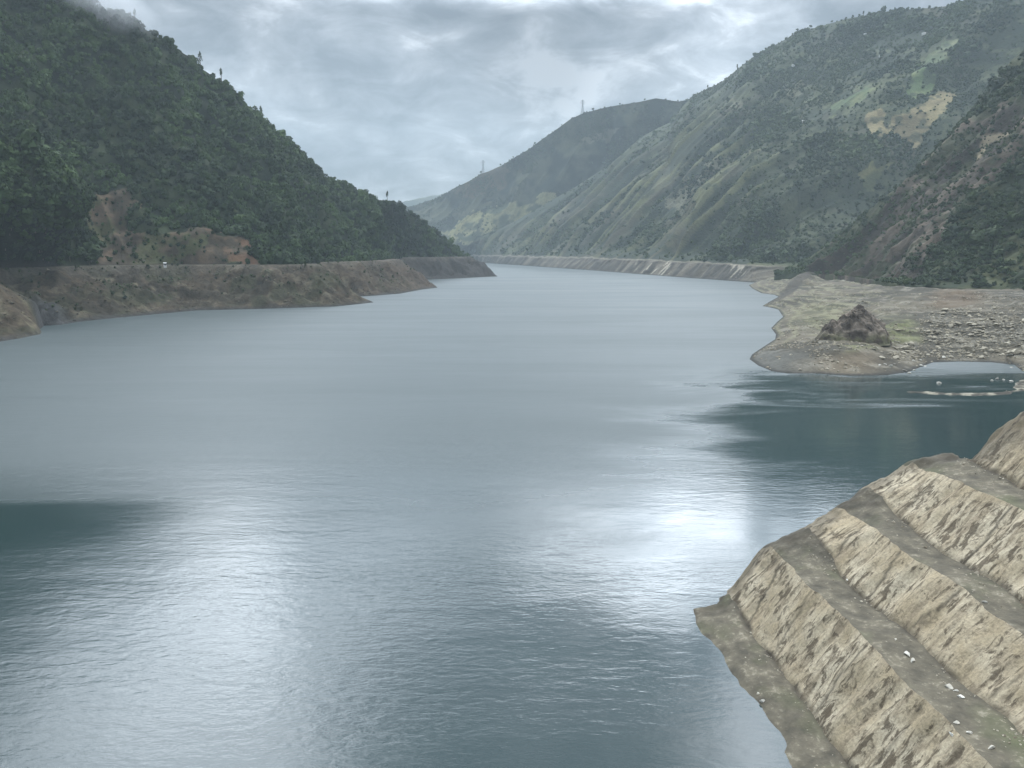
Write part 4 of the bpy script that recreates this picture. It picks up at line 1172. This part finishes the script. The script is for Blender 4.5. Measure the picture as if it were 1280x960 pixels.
# ------------------------------------------------------------------ lake
def water_mat():
    m, nt, p = new_mat('lake_water')
    tc = N(nt, 'ShaderNodeTexCoord'); ob = tc.outputs['Object']
    sx = N(nt, 'ShaderNodeSeparateXYZ'); nt.links.new(ob, sx.inputs[0])
    # wind-ruffled water far out, calmer in the lee of the dam and in the inlet
    pat = noise(nt, 1.0, 3, 0.5, ob, (0.004, 0.012, 1), (0, 0, R(8)))
    yy = math_n(nt, 'ADD', sx.outputs['Y'], math_n(nt, 'MULTIPLY', math_n(nt, 'SUBTRACT', pat, 0.5), 70))
    far = N(nt, 'ShaderNodeMapRange', interpolation_type='SMOOTHSTEP'); nt.links.new(yy, far.inputs[0])
    far.inputs[1].default_value = 120; far.inputs[2].default_value = 260
    wob = noise(nt, 1.0, 4, 0.6, ob, (0.012, 0.03, 1), (0, 0, R(-20)), 0.6)
    wob2 = math_n(nt, 'MULTIPLY', math_n(nt, 'SUBTRACT', wob, 0.5), 120)
    inl = N(nt, 'ShaderNodeMapRange', interpolation_type='SMOOTHSTEP')
    nt.links.new(math_n(nt, 'ADD', wob2, math_n(nt, 'SUBTRACT', sx.outputs['X'], math_n(nt, 'MULTIPLY', sx.outputs['Y'], 0.30))), inl.inputs[0])
    inl.inputs[1].default_value = -42; inl.inputs[2].default_value = 14
    nearer = N(nt, 'ShaderNodeMapRange', interpolation_type='SMOOTHSTEP'); nt.links.new(math_n(nt, 'ADD', wob2, sx.outputs['Y']), nearer.inputs[0])
    nearer.inputs[1].default_value = 430; nearer.inputs[2].default_value = 330
    streak = noise(nt, 1.0, 5, 0.62, ob, (0.016, 0.075, 1), (0, 0, R(-22)), 0.9)
    sfar = N(nt, 'ShaderNodeMapRange', interpolation_type='SMOOTHSTEP'); nt.links.new(sx.outputs['Y'], sfar.inputs[0])
    sfar.inputs[1].default_value = 250; sfar.inputs[2].default_value = 300
    stm = math_n(nt, 'MULTIPLY', ramp(nt, streak, [(0.46, 0), (0.68, 0.55)]), sfar.outputs[0])
    calm = math_n(nt, 'MULTIPLY', math_n(nt, 'MULTIPLY', inl.outputs[0], nearer.outputs[0]), math_n(nt, 'SUBTRACT', 1.0, stm))
    ruf = math_n(nt, 'MULTIPLY', far.outputs[0], math_n(nt, 'SUBTRACT', 1.0, calm), True)
    def mr(src, a0, a1):
        n = N(nt, 'ShaderNodeMapRange', interpolation_type='SMOOTHSTEP'); nt.links.new(src, n.inputs[0])
        n.inputs[1].default_value = a0; n.inputs[2].default_value = a1
        return n.outputs[0]
    ywob = math_n(nt, 'ADD', sx.outputs['Y'], math_n(nt, 'MULTIPLY', math_n(nt, 'SUBTRACT', pat, 0.5), 16))
    xw = math_n(nt, 'ADD', sx.outputs['X'], math_n(nt, 'MULTIPLY', math_n(nt, 'SUBTRACT', wob, 0.5), 70))
    wedge = math_n(nt, 'MULTIPLY', mr(xw, -62, -112), math_n(nt, 'MULTIPLY', mr(ywob, 177, 171), mr(ywob, 132, 160)))
    lee = math_n(nt, 'SUBTRACT', 1.0, math_n(nt, 'MAXIMUM', wedge, math_n(nt, 'MULTIPLY', calm, 0.85)), True)
    rg = math_n(nt, 'ADD', 0.05, math_n(nt, 'ADD', math_n(nt, 'MULTIPLY', lee, 0.12), math_n(nt, 'MULTIPLY', math_n(nt, 'MULTIPLY', ruf, ramp(nt, noise(nt, 1.0, 4, 0.6, ob, (0.0035, 0.018, 1), (0, 0, R(-10)), 0.5), [(0.35, 0.88), (0.65, 1.12)])), 0.34)))
    nt.links.new(rg, p.inputs['Roughness'])
    p.inputs['Base Color'].default_value = (0.014, 0.029, 0.030, 1)
    p.inputs['IOR'].default_value = 1.52
    p.inputs['Specular IOR Level'].default_value = 0.5
    w1 = noise(nt, 1.0, 3, 0.55, ob, (0.24, 0.62, 1), (0, 0, R(7)), 0.5)
    w2 = noise(nt, 1.0, 3, 0.6, ob, (0.7, 1.7, 1), (0, 0, R(-12)), 0.3)
    w3 = noise(nt, 1.0, 2, 0.5, ob, (0.035, 0.11, 1), (0, 0, R(4)))
    gust = ramp(nt, noise(nt, 1.0, 2, 0.5, ob, (0.012, 0.03, 1), (0, 0, R(20))), [(0.35, 0.25), (0.65, 1.0)])
    h = math_n(nt, 'ADD', math_n(nt, 'MULTIPLY', math_n(nt, 'MULTIPLY', w1, gust), 0.30), math_n(nt, 'ADD', math_n(nt, 'MULTIPLY', math_n(nt, 'MULTIPLY', w2, gust), 0.11), math_n(nt, 'MULTIPLY', w3, 0.35)))
    b = N(nt, 'ShaderNodeBump'); b.inputs['Distance'].default_value = 1.0; b.inputs['Strength'].default_value = 0.45
    nt.links.new(h, b.inputs['Height']); nt.links.new(b.outputs[0], p.inputs['Normal'])
    nt.links.new(math_n(nt, 'ADD', 0.10, math_n(nt, 'MULTIPLY', lee, 0.31)), b.inputs['Strength'])
    return m
xs = [-2600, -900, -300, 0, 300, 900, 2600]; ysw = [-400, 0, 300, 800, 1600, 3000, 7400]
V = np.array([(x, y, 0.0) for y in ysw for x in xs]); me = raw_mesh('lake_water', V, grid_faces(len(ysw), len(xs)), water_mat(), True)
o = link('lake_water', me); o['kind'] = 'structure'
V = np.array([(x, y, -22.0) for y in ysw for x in xs]); me = raw_mesh('lake_bed', V, grid_faces(len(ysw), len(xs)), simple_mat('lake_mud', (0.06, 0.055, 0.04), 0.95, 0.2, 0.1, 0.2), True)
o = link('lake_bed', me); o['kind'] = 'structure'

# ------------------------------------------------------------------ air, low cloud
def haze():
    b = MB(); b.box((0, 3600, 590), (6400, 8400, 1230))     # bottom at -25
    m = bpy.data.materials.new('air'); m.use_nodes = True; nt = m.node_tree; nt.nodes.clear()
    out = nt.nodes.new('ShaderNodeOutputMaterial'); v = nt.nodes.new('ShaderNodeVolumePrincipled')
    v.inputs['Color'].default_value = (0.75, 0.875, 0.95, 1); v.inputs['Density'].default_value = 0.000074; v.inputs['Anisotropy'].default_value = 0.0
    nt.links.new(v.outputs[0], out.inputs['Volume'])
    o = b.build('haze', m); tag(o, kind='stuff')
haze()
def low_cloud():
    import bmesh
    bm = bmesh.new(); bmesh.ops.create_icosphere(bm, subdivisions=3, radius=1.0)
    me = bpy.data.meshes.new('low_cloud'); bm.to_mesh(me); bm.free()
    m = bpy.data.materials.new('cloud_vapour'); m.use_nodes = True; nt = m.node_tree; nt.nodes.clear()
    out = nt.nodes.new('ShaderNodeOutputMaterial'); v = nt.nodes.new('ShaderNodeVolumePrincipled')
    tc = N(nt, 'ShaderNodeTexCoord')
    ln = N(nt, 'ShaderNodeVectorMath', operation='LENGTH'); nt.links.new(tc.outputs['Object'], ln.inputs[0])
    n1 = noise(nt, 1.7, 4, 0.6, tc.outputs['Object'])
    fall = math_n(nt, 'SUBTRACT', 1.0, ln.outputs['Value'])
    dn = math_n(nt, 'MULTIPLY', math_n(nt, 'SUBTRACT', math_n(nt, 'ADD', fall, n1), 0.50, True), 0.022, False)
    nt.links.new(dn, v.inputs['Density']); v.inputs['Color'].default_value = (0.9, 0.93, 0.97, 1)
    nt.links.new(v.outputs[0], out.inputs['Volume']); me.materials.append(m)
    o = link('low_cloud', me, None, at(108, -14, 1080)); o.scale = (105, 60, 46); o.rotation_euler = (0, R(28), 0)
    tag(o, 'wisp of grey cloud touching the top of the wooded hill', 'cloud', kind='stuff')
low_cloud()

# ------------------------------------------------------------------ sky and sun
SUN_EL, SUN_AZ = 60.0, 35.0          # degrees; azimuth clockwise from straight ahead
w = bpy.data.worlds.new('World'); scene.world = w; w.use_nodes = True
nt = w.node_tree; nt.nodes.clear()
out = nt.nodes.new('ShaderNodeOutputWorld')
sky = nt.nodes.new('ShaderNodeTexSky'); sky.sky_type = 'NISHITA'; sky.sun_disc = False
sky.sun_elevation = R(SUN_EL); sky.sun_rotation = R(SUN_AZ)
bg1 = nt.nodes.new('ShaderNodeBackground'); bg1.inputs['Strength'].default_value = 0.10
nt.links.new(sky.outputs[0], bg1.inputs['Color'])
tc = nt.nodes.new('ShaderNodeTexCoord'); d = tc.outputs['Generated']
sp_ = nt.nodes.new('ShaderNodeSeparateXYZ'); nt.links.new(d, sp_.inputs[0])
zc = math_n(nt, 'ADD', math_n(nt, 'MAXIMUM', sp_.outputs['Z'], 0.0), 0.42)
cv = nt.nodes.new('ShaderNodeCombineXYZ')
nt.links.new(math_n(nt, 'DIVIDE', sp_.outputs['X'], zc), cv.inputs[0]); nt.links.new(math_n(nt, 'DIVIDE', sp_.outputs['Y'], zc), cv.inputs[1])
n1 = noise(nt, 3.0, 7, 0.55, cv.outputs[0], (0.9, 0.8, 1), (0, 0, R(30)), 0.5)
n2 = noise(nt, 9.0, 6, 0.6, cv.outputs[0], (0.8, 1.1, 1), (0, 0, R(-15)), 0.5)
nn = math_n(nt, 'ADD', math_n(nt, 'MULTIPLY', n1, 0.62), math_n(nt, 'MULTIPLY', n2, 0.38))
def blob(az, el, width, amp):
    a, e = R(az), R(el)
    v = (math.sin(a) * math.cos(e), math.cos(a) * math.cos(e), math.sin(e))
    dt = nt.nodes.new('ShaderNodeVectorMath'); dt.operation = 'DOT_PRODUCT'; nt.links.new(d, dt.inputs[0]); dt.inputs[1].default_value = v
    mr = nt.nodes.new('ShaderNodeMapRange'); mr.interpolation_type = 'SMOOTHERSTEP'
    nt.links.new(dt.outputs['Value'], mr.inputs[0])
    mr.inputs[1].default_value = math.cos(R(width)); mr.inputs[2].default_value = 1.0; mr.inputs[3].default_value = 0; mr.inputs[4].default_value = amp
    return mr.outputs[0]
# cloud brightness: grey low down, thinner and brighter overhead towards the hidden sun
lum = math_n(nt, 'ADD', ramp(nt, nn, [(0.41, 0.16), (0.475, 0.24), (0.535, 0.34), (0.60, 0.58)]), 0.0)
up_ = nt.nodes.new('ShaderNodeMapRange'); up_.interpolation_type = 'SMOOTHSTEP'; nt.links.new(sp_.outputs['Z'], up_.inputs[0])
up_.inputs[1].default_value = 0.27; up_.inputs[2].default_value = 0.45; up_.inputs[3].default_value = 1.0; up_.inputs[4].default_value = 4.8
lum = math_n(nt, 'MULTIPLY', lum, up_.outputs[0])
gain = 1.0
for az, el, wd_, amp in ((1.5, 13.2, 5.5, -0.30), (-20, 8, 7, 0.35), (-5, 6, 8, 0.22), (14, 9, 7, 0.25), (16, 15.5, 7, 0.6), (-11, 14.5, 6, 0.25)):
    gain = math_n(nt, 'ADD', gain, blob(az, el, wd_, amp))
lum = math_n(nt, 'MULTIPLY', lum, gain)
hi_ = 0.0
for az, el, wd_, amp in ((16.5, 21, 12, 2.3), (8, 20, 9, 2.3), (-3, 20, 10, 2.2), (-13, 19, 9, 1.8), (-26, 25, 11, 1.9), (-16, 26, 7, 1.0), (2, 25.5, 7, -1.1), (10, 31, 9, -0.9), (2, 36, 19, -3.0), (5, 52, 50, 3.3)):
    hi_ = math_n(nt, 'ADD', hi_, blob(az, el, wd_, amp))
lift = nt.nodes.new('ShaderNodeMapRange'); lift.interpolation_type = 'SMOOTHSTEP'; nt.links.new(sp_.outputs['Z'], lift.inputs[0])
lift.inputs[1].default_value = 0.27; lift.inputs[2].default_value = 0.36
ramp2 = nt.nodes.new('ShaderNodeMapRange'); ramp2.interpolation_type = 'SMOOTHSTEP'; nt.links.new(nn, ramp2.inputs[0])
for i_, v_ in enumerate((0.41, 0.60, 0.32, 1.6)): ramp2.inputs[i_ + 1].default_value = v_
ramp2 = ramp2.outputs[0]
lum = math_n(nt, 'ADD', lum, math_n(nt, 'MULTIPLY', math_n(nt, 'MULTIPLY', math_n(nt, 'MAXIMUM', hi_, 0.0), lift.outputs[0]), ramp2))
cc = nt.nodes.new('ShaderNodeValToRGB'); nt.links.new(nn, cc.inputs[0])
cc.color_ramp.elements[0].position = 0.35; cc.color_ramp.elements[0].color = (0.81, 0.965, 1.13, 1)
cc.color_ramp.elements[1].position = 0.62; cc.color_ramp.elements[1].color = (0.94, 0.995, 1.06, 1)
bg2 = nt.nodes.new('ShaderNodeBackground'); nt.links.new(cc.outputs[0], bg2.inputs['Color']); nt.links.new(lum, bg2.inputs['Strength'])
mx = nt.nodes.new('ShaderNodeMixShader'); mx.inputs[0].default_value = 0.90
nt.links.new(bg1.outputs[0], mx.inputs[1]); nt.links.new(bg2.outputs[0], mx.inputs[2])
nt.links.new(mx.outputs[0], out.inputs['Surface'])
w.cycles.sampling_method = 'MANUAL'; w.cycles.sample_map_resolution = 512

sl = bpy.data.lights.new('sun', 'SUN'); sl.energy = 1.3; sl.angle = R(12); sl.color = (1.0, 0.96, 0.90)
so = bpy.data.objects.new('sun', sl); COL.objects.link(so)
a, e = R(SUN_AZ), R(SUN_EL)
from mathutils import Vector
so.rotation_euler = Vector((math.sin(a) * math.cos(e), math.cos(a) * math.cos(e), math.sin(e))).to_track_quat('Z', 'Y').to_euler()
so.location = (0, 0, 900)

# ------------------------------------------------------------------ camera and render
cd = bpy.data.cameras.new('camera'); cd.sensor_width = 36; cd.lens = F / 1280 * 36; cd.clip_start = 0.5; cd.clip_end = 20000
co = bpy.data.objects.new('camera', cd); COL.objects.link(co)
co.location = CAM; co.rotation_euler = (math.pi / 2 - TH, 0, 0)
scene.camera = co
vs = scene.view_settings; vs.view_transform = 'Standard'; vs.look = 'None'; vs.gamma = 1; vs.exposure = 0.35; vs.use_curve_mapping = False
scene.render.engine = 'CYCLES'
cy = scene.cycles
cy.use_denoising = True; cy.max_bounces = 5; cy.diffuse_bounces = 2; cy.glossy_bounces = 3; cy.transmission_bounces = 2; cy.volume_bounces = 1
cy.volume_step_rate = 2.0; cy.caustics_reflective = False; cy.caustics_refractive = False
